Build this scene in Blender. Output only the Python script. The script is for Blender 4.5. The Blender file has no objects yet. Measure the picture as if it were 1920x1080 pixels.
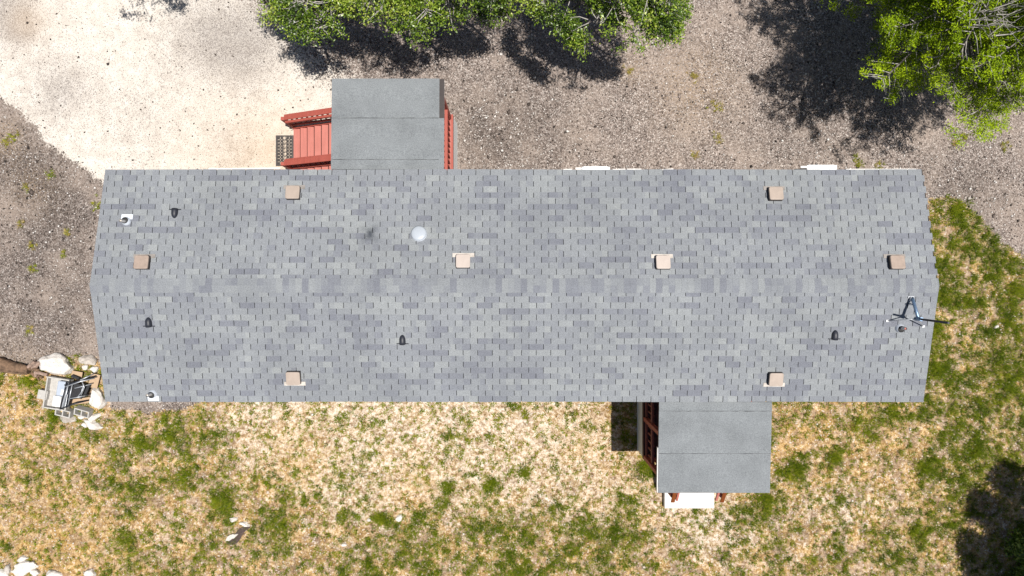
import bpy, bmesh, math, random
import numpy as np
from mathutils import Vector, Matrix, Euler

# ------------------------------------------------------------------ camera, sky, sun, exposure
S = bpy.context.scene
COL = S.collection
CAM_Z = 18.1
FPX = 1326.0                      # focal length in pixels of a 1920 wide frame
cd = bpy.data.cameras.new('camera'); cam = bpy.data.objects.new('camera', cd); COL.objects.link(cam)
cam.location = (0, 0, CAM_Z); cam.rotation_euler = (0, 0, 0)
cd.sensor_width = 36.0; cd.lens = FPX / 1920 * 36.0; cd.clip_start = 0.05; cd.clip_end = 1000
S.camera = cam
SUN = Vector((0.199, -0.076, 1.0)).normalized()
W = bpy.data.worlds.new('World'); S.world = W; W.use_nodes = True
nt = W.node_tree
sky = nt.nodes.new('ShaderNodeTexSky'); sky.sky_type = 'NISHITA'; sky.sun_disc = False
sky.sun_elevation = math.asin(SUN.z); sky.sun_rotation = math.atan2(SUN.x, SUN.y)
bg = nt.nodes['Background']; bg.inputs['Strength'].default_value = 0.05
nt.links.new(sky.outputs[0], bg.inputs['Color'])
sl = bpy.data.lights.new('sun', 'SUN'); sl.energy = 5.0; sl.angle = math.radians(0.53); sl.color = (1.0, 0.96, 0.90)
so = bpy.data.objects.new('sun', sl); COL.objects.link(so); so.location = (6, -3, 40)
so.rotation_euler = (-SUN).to_track_quat('-Z', 'Y').to_euler()
S.view_settings.view_transform = 'Standard'; S.view_settings.look = 'None'
S.view_settings.exposure = 0.25; S.view_settings.gamma = 1.0
S.render.engine = 'CYCLES'

rng = np.random.default_rng(7); random.seed(7)
R = math.radians

# ------------------------------------------------------------------ helpers
def at(px, py, z=0.0):
    """point at height z seen at a pixel of the 1920x1080 photograph (plain unprojection)"""
    k = (CAM_Z - z) / FPX
    return Vector(((px - 960) * k, (540 - py) * k, z))

def hash2(ix, iy, seed):
    n = (ix.astype(np.int64) * 374761393 + iy.astype(np.int64) * 668265263 + seed * 974711) & 0x7fffffff
    n = ((n ^ (n >> 13)) * 1274126177) & 0x7fffffff
    return ((n ^ (n >> 16)) & 0xffff) / 65535.0

def vnoise(x, y, seed=0):
    ix = np.floor(x); iy = np.floor(y); fx = x - ix; fy = y - iy
    fx = fx * fx * (3 - 2 * fx); fy = fy * fy * (3 - 2 * fy)
    a = hash2(ix, iy, seed); b = hash2(ix + 1, iy, seed); c = hash2(ix, iy + 1, seed); d = hash2(ix + 1, iy + 1, seed)
    return (a * (1 - fx) + b * fx) * (1 - fy) + (c * (1 - fx) + d * fx) * fy

def fbm(x, y, s, seed=0, oct=4):
    t = 0; a = 0.5; n = 0
    for o in range(oct):
        t = t + a * vnoise(x * s, y * s, seed + o * 17); n += a; a *= 0.55; s *= 2.03
    return t / n

class MB:
    """collects faces, then links them as one mesh object"""
    def __init__(s): s.v = []; s.f = []; s.sm = []; s.t = []
    def add(s, vs, fs, smooth=False, tone=0.5):
        o = len(s.v); s.v += [tuple(p) for p in vs]; s.f += [tuple(i + o for i in f) for f in fs]
        s.sm += [smooth] * len(fs); s.t += [tone] * len(vs)
    def box(s, c, d, rot=None, bev=0.0, tone=0.5):
        """chamfered box, centre c, full size d, rot = Matrix"""
        hx, hy, hz = d[0] / 2, d[1] / 2, d[2] / 2
        b = min(bev, hx * .9, hy * .9, hz * .9)
        M = rot if rot is not None else Matrix.Identity(3)
        c = Vector(c)
        if b <= 0:
            vs = [c + M @ Vector((x, y, z)) for x in (-hx, hx) for y in (-hy, hy) for z in (-hz, hz)]
            s.add(vs, [(0, 1, 3, 2), (4, 6, 7, 5), (0, 4, 5, 1), (2, 3, 7, 6), (0, 2, 6, 4), (1, 5, 7, 3)], False, tone); return
        bm = bmesh.new(); bmesh.ops.create_cube(bm, size=1.0)
        for v in bm.verts: v.co = Vector((v.co.x * 2 * hx, v.co.y * 2 * hy, v.co.z * 2 * hz))
        bmesh.ops.bevel(bm, geom=bm.edges[:], offset=b, segments=2, affect='EDGES', profile=0.5)
        s.bm(bm, M.to_4x4(), c, tone=tone)
    def bm(s, bm, M=None, c=(0, 0, 0), smooth=False, tone=0.5):
        bm.verts.index_update()
        M = M or Matrix.Identity(4); c = Vector(c)
        s.add([c + (M @ v.co) for v in bm.verts], [[v.index for v in f.verts] for f in bm.faces], smooth, tone); bm.free()
    def beam(s, a, b, w, h, bev=0.004, up=(0, 0, 1)):
        """rectangular bar a->b, w across, h along up"""
        a = Vector(a); b = Vector(b); x = (b - a); L = x.length; x.normalize()
        y = Vector(up).cross(x); y.normalize(); z = x.cross(y)
        s.box((a + b) / 2, (L, w, h), Matrix((x, y, z)).transposed(), bev)
    def tube(s, pts, rad, n=8, smooth=True, cap=True):
        pts = [Vector(p) for p in pts]
        rad = rad if hasattr(rad, '__len__') else [rad] * len(pts)
        vs = []; fs = []
        for i, p in enumerate(pts):
            d = (pts[min(i + 1, len(pts) - 1)] - pts[max(i - 1, 0)]).normalized()
            u = d.cross(Vector((0, 0, 1)))
            if u.length < 1e-3: u = d.cross(Vector((1, 0, 0)))
            u.normalize(); w = d.cross(u)
            for k in range(n):
                a = 2 * math.pi * k / n
                vs.append(p + (u * math.cos(a) + w * math.sin(a)) * rad[i])
        for i in range(len(pts) - 1):
            for k in range(n):
                fs.append((i * n + k, i * n + (k + 1) % n, (i + 1) * n + (k + 1) % n, (i + 1) * n + k))
        s.add(vs, fs, smooth)
        if cap:
            o = len(s.v) - len(vs)
            s.f += [tuple(o + k for k in range(n))[::-1], tuple(o + (len(pts) - 1) * n + k for k in range(n))]; s.sm += [False, False]
    def lathe(s, prof, n=24, M=None, c=(0, 0, 0), smooth=True):
        """prof: list of (r, z); r=0 closes"""
        M = M or Matrix.Identity(3); c = Vector(c); vs = []; fs = []
        for r, z in prof:
            for k in range(n):
                a = 2 * math.pi * k / n; vs.append(c + M @ Vector((r * math.cos(a), r * math.sin(a), z)))
        for i in range(len(prof) - 1):
            for k in range(n): fs.append((i * n + k, i * n + (k + 1) % n, (i + 1) * n + (k + 1) % n, (i + 1) * n + k))
        s.add(vs, fs, smooth)
    def prism(s, poly, z0, z1, tone=0.5):
        n = len(poly); vs = [(p[0], p[1], z0) for p in poly] + [(p[0], p[1], z1) for p in poly]
        fs = [tuple(range(n))[::-1], tuple(range(n, 2 * n))] + [(i, (i + 1) % n, n + (i + 1) % n, n + i) for i in range(n)]
        s.add(vs, fs, False, tone)
    def build(s, name, m, parent=None, tone=False):
        off = Vector((0, 0, 0)); p = parent
        while p is not None: off += p.location; p = p.parent
        me = bpy.data.meshes.new(name)
        me.from_pydata([(v[0] - off.x, v[1] - off.y, v[2] - off.z) for v in s.v], [], s.f)
        me.polygons.foreach_set('use_smooth', s.sm)
        if tone:
            at_ = me.attributes.new('tone', 'FLOAT', 'POINT'); at_.data.foreach_set('value', s.t)
        me.materials.append(m); me.update()
        return link(name, me, parent)

def link(name, me, parent=None):
    o = bpy.data.objects.new(name, me); COL.objects.link(o)
    if parent is not None: o.parent = parent
    return o

def big_mesh(name, verts, nper, faces_per, m, tone, parent=None, smooth=False):
    """many copies of one little face pattern: verts (N*nper,3), faces_per list of tuples"""
    verts = np.asarray(verts, np.float32).reshape(-1, 3)
    if parent is not None: verts = verts - np.array(parent.location, np.float32)
    N = len(verts) // nper; k = len(faces_per[0]); nf = len(faces_per)
    idx = (np.array(faces_per, np.int32)[None] + (np.arange(N, dtype=np.int32) * nper)[:, None, None]).reshape(-1)
    me = bpy.data.meshes.new(name)
    me.vertices.add(len(verts)); me.vertices.foreach_set('co', verts.reshape(-1))
    me.loops.add(len(idx)); me.loops.foreach_set('vertex_index', idx)
    me.polygons.add(N * nf); me.polygons.foreach_set('loop_start', np.arange(0, N * nf * k, k, dtype=np.int32))
    if smooth: me.polygons.foreach_set('use_smooth', np.ones(N * nf, bool))
    me.update(calc_edges=True)
    a = me.attributes.new('tone', 'FLOAT', 'POINT'); a.data.foreach_set('value', np.repeat(np.asarray(tone, np.float32), nper))
    me.materials.append(m)
    return link(name, me, parent)

def tag(o, label=None, cat=None, group=None, kind=None):
    if label: o['label'] = label
    if cat: o['category'] = cat
    if group: o['group'] = group
    if kind: o['kind'] = kind
    return o

def thing(name, loc, label, cat, group=None):
    o = bpy.data.objects.new(name, None); o.empty_display_size = 0.2; COL.objects.link(o); o.location = loc
    return tag(o, label, cat, group)

# ------------------------------------------------------------------ materials
class NT:
    def __init__(s, name):
        s.m = bpy.data.materials.new(name); s.m.use_nodes = True; s.t = s.m.node_tree
        s.b = s.t.nodes['Principled BSDF']; s.out = s.t.nodes['Material Output']
        s.tc = s.t.nodes.new('ShaderNodeTexCoord').outputs['Object']
    def n(s, typ, **kw):
        o = s.t.nodes.new(typ)
        for k, v in kw.items(): setattr(o, k, v)
        return o
    def put(s, sock, v):
        if isinstance(v, bpy.types.NodeSocket): s.t.links.new(v, sock)
        else: sock.default_value = v
    def noise(s, scale, detail=3, rough=0.55, vec=None, col=False):
        o = s.n('ShaderNodeTexNoise'); o.inputs['Scale'].default_value = scale; o.inputs['Detail'].default_value = detail
        o.inputs['Roughness'].default_value = rough; s.put(o.inputs['Vector'], vec or s.tc); return o.outputs[1 if col else 0]
    def voro(s, scale, out='Color', vec=None, rnd=1.0):
        o = s.n('ShaderNodeTexVoronoi'); o.inputs['Scale'].default_value = scale; o.inputs['Randomness'].default_value = rnd
        s.put(o.inputs['Vector'], vec or s.tc); return o.outputs[out]
    def ramp(s, fac, stops, interp='LINEAR'):
        o = s.n('ShaderNodeValToRGB'); cr = o.color_ramp; cr.interpolation = interp
        while len(cr.elements) < len(stops): cr.elements.new(0.5)
        for e, (p, c) in zip(cr.elements, stops):
            e.position = p; e.color = (c, c, c, 1) if not hasattr(c, '__len__') else (*c, 1)
        s.put(o.inputs[0], fac); return o.outputs[0]
    def mix(s, fac, a, b, typ='MIX'):
        o = s.n('ShaderNodeMix', data_type='RGBA', blend_type=typ)
        s.put(o.inputs[0], fac)
        for sock, v in ((o.inputs[6], a), (o.inputs[7], b)):
            if isinstance(v, (tuple, list)): v = (*v, 1) if len(v) == 3 else v
            s.put(sock, v)
        return o.outputs[2]
    def math(s, op, a, b=0.0, c=0.0, clamp=False):
        o = s.n('ShaderNodeMath', operation=op, use_clamp=clamp); s.put(o.inputs[0], a); s.put(o.inputs[1], b); s.put(o.inputs[2], c); return o.outputs[0]
    def attr(s, name):
        o = s.n('ShaderNodeAttribute', attribute_name=name); return o.outputs['Fac']
    def sep(s, v):
        o = s.n('ShaderNodeSeparateXYZ'); s.put(o.inputs[0], v); return o.outputs
    def fin(s, col, rough=0.8, bump=None, bd=0.01, bs=0.5, metal=0.0, spec=None):
        s.put(s.b.inputs['Base Color'], (*col, 1) if isinstance(col, tuple) else col)
        s.put(s.b.inputs['Roughness'], rough); s.b.inputs['Metallic'].default_value = metal
        if spec is not None: s.b.inputs['Specular IOR Level'].default_value = spec
        if bump is not None:
            bo = s.n('ShaderNodeBump'); bo.inputs['Strength'].default_value = bs; bo.inputs['Distance'].default_value = bd
            s.put(bo.inputs['Height'], bump); s.t.links.new(bo.outputs[0], s.b.inputs['Normal'])
        return s.m

def plain(name, c, rough=0.6, var=0.18, scale=9, metal=0.0, bump=0.3, spec=None):
    q = NT(name); f = q.noise(scale, 5); f2 = q.noise(scale * 7, 3)
    lo = tuple(x * (1 - var) for x in c); hi = tuple(min(1, x * (1 + var)) for x in c)
    col = q.mix(q.ramp(f, [(0.3, 0.0), (0.7, 1.0)]), lo, hi)
    col = q.mix(q.math('MULTIPLY', f2, 0.25), col, tuple(x * 0.7 for x in c))
    return q.fin(col, rough, f2, 0.003, bump, metal, spec)

def wood(name, c, rough=0.6):
    q = NT(name)
    mp = q.n('ShaderNodeMapping'); mp.inputs['Scale'].default_value = (22, 2.0, 22); q.put(mp.inputs['Vector'], q.tc)
    f = q.noise(1.0, 5, vec=mp.outputs[0]); g = q.noise(2.5, 4)
    col = q.mix(q.ramp(f, [(0.3, 0.0), (0.75, 1.0)]), tuple(x * 0.88 for x in c), tuple(min(1, x * 1.1) for x in c))
    col = q.mix(q.math('MULTIPLY', q.ramp(g, [(0.5, 0.0), (0.8, 1.0)]), 0.3), col, tuple(min(1, x * 1.25 + .04) for x in c))
    return q.fin(col, rough, f, 0.003, 0.4, spec=0.3)

def shingle_mat():
    q = NT('grey_shingle_granules'); t = q.attr('tone')
    base = q.ramp(t, [(0.0, (0.162, 0.170, 0.197)), (0.35, (0.190, 0.2005, 0.224)), (0.7, (0.227, 0.240, 0.254)), (1.0, (0.264, 0.278, 0.284))])
    g1 = q.ramp(q.noise(70, 2, 0.7), [(0.32, 0.74), (0.5, 1.0), (0.68, 1.2)])
    g2 = q.ramp(q.voro(130), [(0.0, 0.80), (0.5, 1.0), (1.0, 1.18)])
    col = q.mix(1.0, base, g1, 'MULTIPLY'); col = q.mix(1.0, col, g2, 'MULTIPLY')
    w = q.ramp(q.noise(0.8, 5, .6), [(0.3, 0.90), (0.7, 1.08)]); col = q.mix(1.0, col, w, 'MULTIPLY')
    return q.fin(col, 0.9, q.noise(160, 2), 0.003, 0.5, spec=0.25)

def roll_mat():
    q = NT('grey_roll_roofing'); t = q.attr('tone')
    g1 = q.ramp(q.noise(55, 2, 0.75), [(0.3, (0.135, 0.145, 0.155)), (0.5, (0.198, 0.212, 0.222)), (0.7, (0.252, 0.268, 0.275))])
    g2 = q.ramp(q.noise(1.6, 6, .65), [(0.3, 0.84), (0.5, 1.0), (0.7, 1.10)])
    col = q.mix(1.0, g1, g2, 'MULTIPLY')
    bl = q.ramp(q.voro(22), [(0.0, 0.86), (0.15, 1.0), (0.9, 1.0), (1.0, 1.12)]); col = q.mix(1.0, col, bl, 'MULTIPLY')
    return q.fin(col, 0.9, q.noise(120, 2), 0.003, 0.5, spec=0.25)

def leaf_mat(name, stops, trans=0.35, rough=0.38, spec=0.5):
    q = NT(name); col = q.ramp(q.attr('tone'), stops)
    q.put(q.b.inputs['Base Color'], col); q.b.inputs['Roughness'].default_value = rough; q.b.inputs['Specular IOR Level'].default_value = spec
    tr = q.n('ShaderNodeBsdfTranslucent'); q.put(tr.inputs[0], col)
    mx = q.n('ShaderNodeMixShader'); mx.inputs[0].default_value = trans
    q.t.links.new(q.b.outputs[0], mx.inputs[1]); q.t.links.new(tr.outputs[0], mx.inputs[2]); q.t.links.new(mx.outputs[0], q.out.inputs['Surface'])
    return q.m

def tone_mat(name, stops, rough=0.9):
    q = NT(name); col = q.ramp(q.attr('tone'), stops)
    col = q.mix(1.0, col, q.ramp(q.noise(45, 3), [(0.3, 0.8), (0.7, 1.15)]), 'MULTIPLY')
    return q.fin(col, rough, spec=0.2)

M_ = {}
M_['shingle'] = shingle_mat(); M_['roll'] = roll_mat()
M_['felt'] = plain('black_roofing_felt', (0.014, 0.014, 0.016), 0.95)
M_['tan'] = plain('tan_painted_metal', (0.40, 0.325, 0.27), 0.5, 0.12, 6)
M_['tan_dark'] = plain('pale_metal_flashing', (0.52, 0.47, 0.42), 0.6, 0.25, 14)
M_['tan_pale'] = plain('pale_tan_painted_metal', (0.50, 0.425, 0.375), 0.5, 0.08, 6)
M_['tan_brown'] = plain('faded_brown_painted_metal', (0.355, 0.275, 0.225), 0.5, 0.14, 8)
M_['flange_dull'] = plain('dull_metal_flashing', (0.27, 0.245, 0.225), 0.6, 0.25, 14)
M_['navy'] = plain('black_plastic_hood', (0.022, 0.024, 0.034), 0.5, 0.2, 20)
M_['rubber'] = plain('black_rubber', (0.03, 0.03, 0.03), 0.7)
M_['white'] = plain('white_paint', (0.78, 0.78, 0.78), 0.5, 0.05, 5)
M_['pvc'] = plain('white_plastic_pipe', (0.72, 0.69, 0.66), 0.5, 0.06, 12)
M_['flash'] = plain('pale_galvanised_flashing', (0.66, 0.70, 0.76), 0.45, 0.06, 20)
M_['dome'] = plain('frosted_skylight_dome', (0.43, 0.465, 0.51), 0.3, 0.04, 10)
M_['steel'] = plain('blue_grey_steel_tube', (0.16, 0.24, 0.36), 0.35, 0.2, 30, 0.5)
M_['dark_steel'] = plain('black_steel', (0.02, 0.022, 0.03), 0.45, 0.2, 30, 0.2)
M_['galv'] = plain('galvanised_steel', (0.5, 0.52, 0.55), 0.4, 0.15, 30, 0.6)
M_['red'] = wood('red_stained_timber', (0.36, 0.085, 0.062))
M_['red_tread'] = wood('worn_red_stained_planks', (0.45, 0.155, 0.125))
M_['red_dark'] = wood('dark_orange_stained_timber', (0.19, 0.050, 0.010))
M_['deck_shade'] = wood('shade_darkened_deck', (0.075, 0.028, 0.024))  # deck colour darkened to carry the shade under the south porch roof
M_['red_shade'] = wood('shade_darkened_red_timber', (0.22, 0.06, 0.048))  # red timber with the porch roof's shade mixed into its colour
M_['brown'] = plain('dark_brown_fascia', (0.045, 0.035, 0.033), 0.7, 0.15, 8)
M_['siding'] = plain('pale_grey_siding', (0.5, 0.5, 0.48), 0.6, 0.06, 3)
M_['glass'] = plain('dark_window_glass', (0.03, 0.04, 0.05), 0.08, 0.1, 2, bump=0.0)
M_['concrete'] = plain('grey_concrete', (0.45, 0.43, 0.40), 0.9, 0.14, 16)
M_['slab'] = plain('pale_concrete', (0.74, 0.71, 0.67), 0.9, 0.06, 10)
M_['ply'] = wood('weathered_plywood', (0.44, 0.31, 0.20), 0.85)
M_['bark'] = plain('weathered_brown_log', (0.17, 0.105, 0.065), 0.95, 0.5, 13, bump=0.8)
M_['tree_bark'] = plain('grey_bark', (0.17, 0.15, 0.13), 0.95, 0.35, 18)
M_['twig'] = plain('pale_grey_twigs', (0.42, 0.39, 0.36), 0.9, 0.25, 18)
M_['bluebox'] = plain('pale_blue_grey_enamel', (0.42, 0.47, 0.55), 0.4, 0.06, 8)
M_['blackcloth'] = plain('black_cloth', (0.025, 0.025, 0.028), 0.9, 0.3, 25)
M_['soil'] = plain('dark_brown_patch', (0.075, 0.05, 0.045), 0.95, 0.25, 20)
M_['ochre'] = plain('ochre_stone', (0.55, 0.34, 0.13), 0.9, 0.15, 20)
M_['drone'] = plain('grey_drone_plastic', (0.25, 0.25, 0.26), 0.5)

def rock_mat(name, c, d):
    q = NT(name); f = q.noise(5, 6, 0.65); g = q.noise(28, 5, 0.7)
    col = q.mix(q.ramp(f, [(0.42, 1.0), (0.60, 0.0)]), c, d)
    col = q.mix(q.ramp(g, [(0.30, 0.7), (0.45, 0.0)]), col, tuple(x * 0.45 for x in d))
    return q.fin(col, 0.95, g, 0.02, 0.8, spec=0.15)
M_['rock'] = rock_mat('white_limestone', (0.74, 0.70, 0.65), (0.62, 0.57, 0.52))
M_['rock_grey'] = rock_mat('grey_limestone', (0.52, 0.47, 0.42), (0.36, 0.32, 0.28))
M_['oak'] = leaf_mat('oak_leaves', [(0.0, (0.022, 0.045, 0.006)), (0.35, (0.075, 0.135, 0.010)), (0.65, (0.20, 0.30, 0.018)), (1.0, (0.46, 0.50, 0.10))], 0.15)
M_['juniper'] = leaf_mat('juniper_foliage', [(0.0, (0.03, 0.055, 0.003)), (0.35, (0.12, 0.195, 0.003)), (0.65, (0.26, 0.37, 0.004)), (1.0, (0.42, 0.55, 0.012))], 0.15, 0.65, 0.15)
M_['grass'] = leaf_mat('yard_grass', [(0.0, (0.050, 0.085, 0.006)), (0.20, (0.140, 0.195, 0.007)), (0.38, (0.285, 0.305, 0.014)), (0.50, (0.30, 0.27, 0.035)), (0.66, (0.45, 0.33, 0.12)), (1.0, (0.74, 0.60, 0.42))], 0.10, 0.6, 0.2)
M_['gravel'] = tone_mat('gravel_stones', [(0.0, (0.03, 0.025, 0.023)), (0.35, (0.12, 0.095, 0.082)), (0.7, (0.30, 0.24, 0.21)), (0.88, (0.52, 0.46, 0.42)), (1.0, (0.72, 0.68, 0.64))])
M_['chips'] = tone_mat('limestone_chips', [(0.0, (0.45, 0.36, 0.28)), (0.5, (0.66, 0.58, 0.50)), (1.0, (0.80, 0.76, 0.71))])

# ------------------------------------------------------------------ the ground: one sheet, zones held as soft weights
K0 = CAM_Z / FPX
def to_px(x, y): return x / K0 + 960, 540 - y / K0
def sdist(px, py, poly):
    """signed distance (pixels), positive inside"""
    P = np.array(poly, float); d = np.full(px.shape, 1e9); ins = np.zeros(px.shape, bool)
    for i in range(len(P)):
        a = P[i]; b = P[(i + 1) % len(P)]; e = b - a
        t = np.clip(((px - a[0]) * e[0] + (py - a[1]) * e[1]) / (e @ e), 0, 1)
        d = np.minimum(d, np.hypot(px - a[0] - t * e[0], py - a[1] - t * e[1]))
        c = ((a[1] > py) != (b[1] > py))
        with np.errstate(divide='ignore', invalid='ignore'):
            xi = (b[0] - a[0]) * (py - a[1]) / (b[1] - a[1]) + a[0]
        ins ^= c & (px < xi)
    return np.where(ins, d, -d)
def sst(x, a, b):
    t = np.clip((x - a) / (b - a), 0, 1); return t * t * (3 - 2 * t)
PAD = [(-900, -900), (440, -900), (470, 0), (560, 100), (660, 190), (690, 420), (215, 420), (192, 335), (140, 296), (90, 266), (40, 222), (0, 182), (-900, 60)]
YARD = [(-3000, 700), (-400, 690), (0, 676), (75, 692), (180, 672), (205, 700), (215, 772), (330, 776), (420, 745), (900, 600), (1700, 600), (1735, 380), (1772, 374), (1830, 405), (1880, 452), (1925, 482), (2300, 640), (5000, 900), (5000, 5000), (-3000, 5000)]
def bumps(px, py, L):
    t = np.zeros(px.shape)
    for x, y, r, w in L: t = t + w * np.exp(-((px - x) ** 2 + (py - y) ** 2) / (2 * r * r))
    return t
GREEN = [(330, 805, 34, .5), (265, 830, 25, .4), (415, 938, 22, .6), (340, 900, 30, .5), (235, 1010, 28, .7), (130, 870, 55, .4), (60, 715, 20, .6), (100, 780, 20, .6), (160, 790, 30, .2),
 (900, 1030, 110, .45), (1060, 985, 70, .4), (1180, 1000, 70, .4), (790, 1010, 80, .3), (1215, 885, 24, .5), (1215, 850, 26, .25), (1790, 395, 30, .6), (1825, 455, 45, .6), (1870, 520, 55, .6), (1765, 560, 25, .5),
 (1752, 700, 36, .8), (1758, 620, 22, .6), (1840, 650, 55, .5), (1900, 560, 35, .6), (1905, 720, 40, .7), (1800, 800, 45, .4), (1680, 770, 40, .4), (1735, 880, 24, .5), (1838, 850, 24, .7), (1780, 960, 55, .4), (1490, 880, 30, .6), (1565, 860, 26, .6),
 (1440, 938, 22, .8), (1620, 800, 36, .4), (1480, 1040, 60, .3), (1150, 1060, 55, .3), (520, 1000, 36, .4), (600, 1040, 50, .3), (690, 1030, 50, .2), (1380, 980, 30, .3), (840, 915, 16, .8), (925, 912, 16, .9), (985, 885, 12, .8), (715, 970, 10, 1.0), (1725, 1000, 20, .6)]
PALE = [(580, 800, 110, .8), (690, 840, 110, .8), (470, 790, 60, .5), (860, 800, 120, .5), (960, 860, 110, .7), (1100, 800, 60, .7), (1400, 1000, 80, .5), (1560, 940, 50, .4), (320, 985, 50, .5), (130, 880, 30, .3), (1630, 950, 60, .4), (1300, 975, 60, .7), (1190, 930, 60, .4), (1100, 950, 60, .4)]
BARE = [(60, 1000, 80, .35), (150, 1040, 80, .3), (20, 760, 40, .25), (1640, 830, 50, .15)]
OCHRE = [(560, 870, 60, .9), (770, 915, 40, .9), (1110, 840, 60, .6), (900, 920, 60, .3), (1640, 830, 60, .4), (1500, 820, 60, .4), (40, 740, 60, .5), (100, 1030, 120, .7), (1780, 1010, 50, .4), (1200, 960, 50, .3), (430, 300, 90, .3), (530, 290, 60, .6), (10, 260, 24, .6), (1300, 160, 60, .5), (1180, 130, 20, .4), (50, 40, 30, .5), (60, 350, 40, .3)]
GREY = [(380, 70, 50, .75), (110, 170, 42, .7), (480, 60, 60, .6), (450, 110, 40, .5), (15, 15, 45, 1.0), (40, 60, 20, .7), (270, 220, 60, .25), (420, 260, 30, .3), (455, 290, 30, .35)]
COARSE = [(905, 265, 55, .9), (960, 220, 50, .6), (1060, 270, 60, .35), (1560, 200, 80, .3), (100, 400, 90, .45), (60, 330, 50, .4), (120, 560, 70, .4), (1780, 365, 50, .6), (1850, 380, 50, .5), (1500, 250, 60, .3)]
def zone(x, y):
    px, py = to_px(x, y)
    jx = px + 34 * (fbm(x, y, 0.9, 5) - .5); jy = py + 34 * (fbm(x, y, 0.9, 9) - .5)
    d = sdist(jx, jy, PAD)
    soft = sst(px, 330, 520)                                  # crisp edge on the left, worn away on the right
    d = d + 16 * (fbm(x, y, 4.0, 611, 3) - .5) * (1 - soft)
    pad = sst(d, -11 - 75 * soft, 11 + 45 * soft)
    yard = sst(sdist(jx, jy, YARD), -9, 9)
    return pad * (1 - yard), yard
def green_at(x, y):
    px, py = to_px(x, y)
    px = px + 26 * (fbm(x, y, 2.2, 401, 2) - .5); py = py + 26 * (fbm(x, y, 2.2, 431, 2) - .5)
    n = fbm(x, y, 0.8, 31, 3); m = fbm(x, y, 2.6, 57, 3)
    return 0.9 * (n - .5) + 1.2 * (m - .5) + 0.8 * (fbm(x, y, 6.5, 97, 2) - .5) + 0.40 + 0.42 * bumps(px, py, GREEN) + 0.02 * sst(px, 1700, 1780) * (1 - sst(py, 720, 800)) - 0.24 * bumps(px, py, PALE) - bumps(px, py, BARE)

def lines(a, b, st, far):
    core = np.arange(a, b + 1e-6, st); ex = []
    s = st; p = b
    while p < far: s *= 1.6; p += s; ex.append(p)
    ex = np.array(ex); return np.concatenate([(a - (ex - b))[::-1], core, ex])
gx = lines(-13.6, 13.6, 0.08, 220); gy = lines(-7.9, 7.9, 0.08, 220)
X, Y = np.meshgrid(gx, gy); nx, ny = len(gx), len(gy)
Z = 0.05 * (fbm(X, Y, 0.35, 3) - .5) + 0.02 * (fbm(X, Y, 2.0, 13) - .5)
gi = np.arange(nx * ny).reshape(ny, nx)
quads = np.stack([gi[:-1, :-1], gi[:-1, 1:], gi[1:, 1:], gi[1:, :-1]], -1).reshape(-1, 4)
me = bpy.data.meshes.new('ground')
me.vertices.add(nx * ny); me.vertices.foreach_set('co', np.stack([X, Y, Z], -1).astype(np.float32).reshape(-1))
me.loops.add(quads.size); me.loops.foreach_set('vertex_index', quads.astype(np.int32).reshape(-1))
me.polygons.add(len(quads)); me.polygons.foreach_set('loop_start', np.arange(0, quads.size, 4, dtype=np.int32))
me.polygons.foreach_set('use_smooth', np.ones(len(quads), bool)); me.update(calc_edges=True)
pad, yard = zone(X, Y); PX, PY = to_px(X, Y)
for nm, val in (('pad', pad), ('yard', yard), ('ochre', np.clip(bumps(PX, PY, OCHRE), 0, 1)), ('pale', np.clip(bumps(PX, PY, PALE), 0, 1)), ('grey', np.clip(bumps(PX, PY, GREY), 0, 1)), ('green', np.clip(green_at(X, Y), 0, 1)), ('coarse', np.clip(bumps(PX, PY, COARSE), 0, 1))):
    a = me.attributes.new(nm, 'FLOAT', 'POINT'); a.data.foreach_set('value', val.astype(np.float32).reshape(-1))

def gz(x, y):
    x = np.asarray(x, float); y = np.asarray(y, float)
    return 0.05 * (fbm(x, y, 0.35, 3) - .5) + 0.02 * (fbm(x, y, 2.0, 13) - .5)
def g1(p): return float(gz(np.array([p[0]]), np.array([p[1]]))[0])

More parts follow.
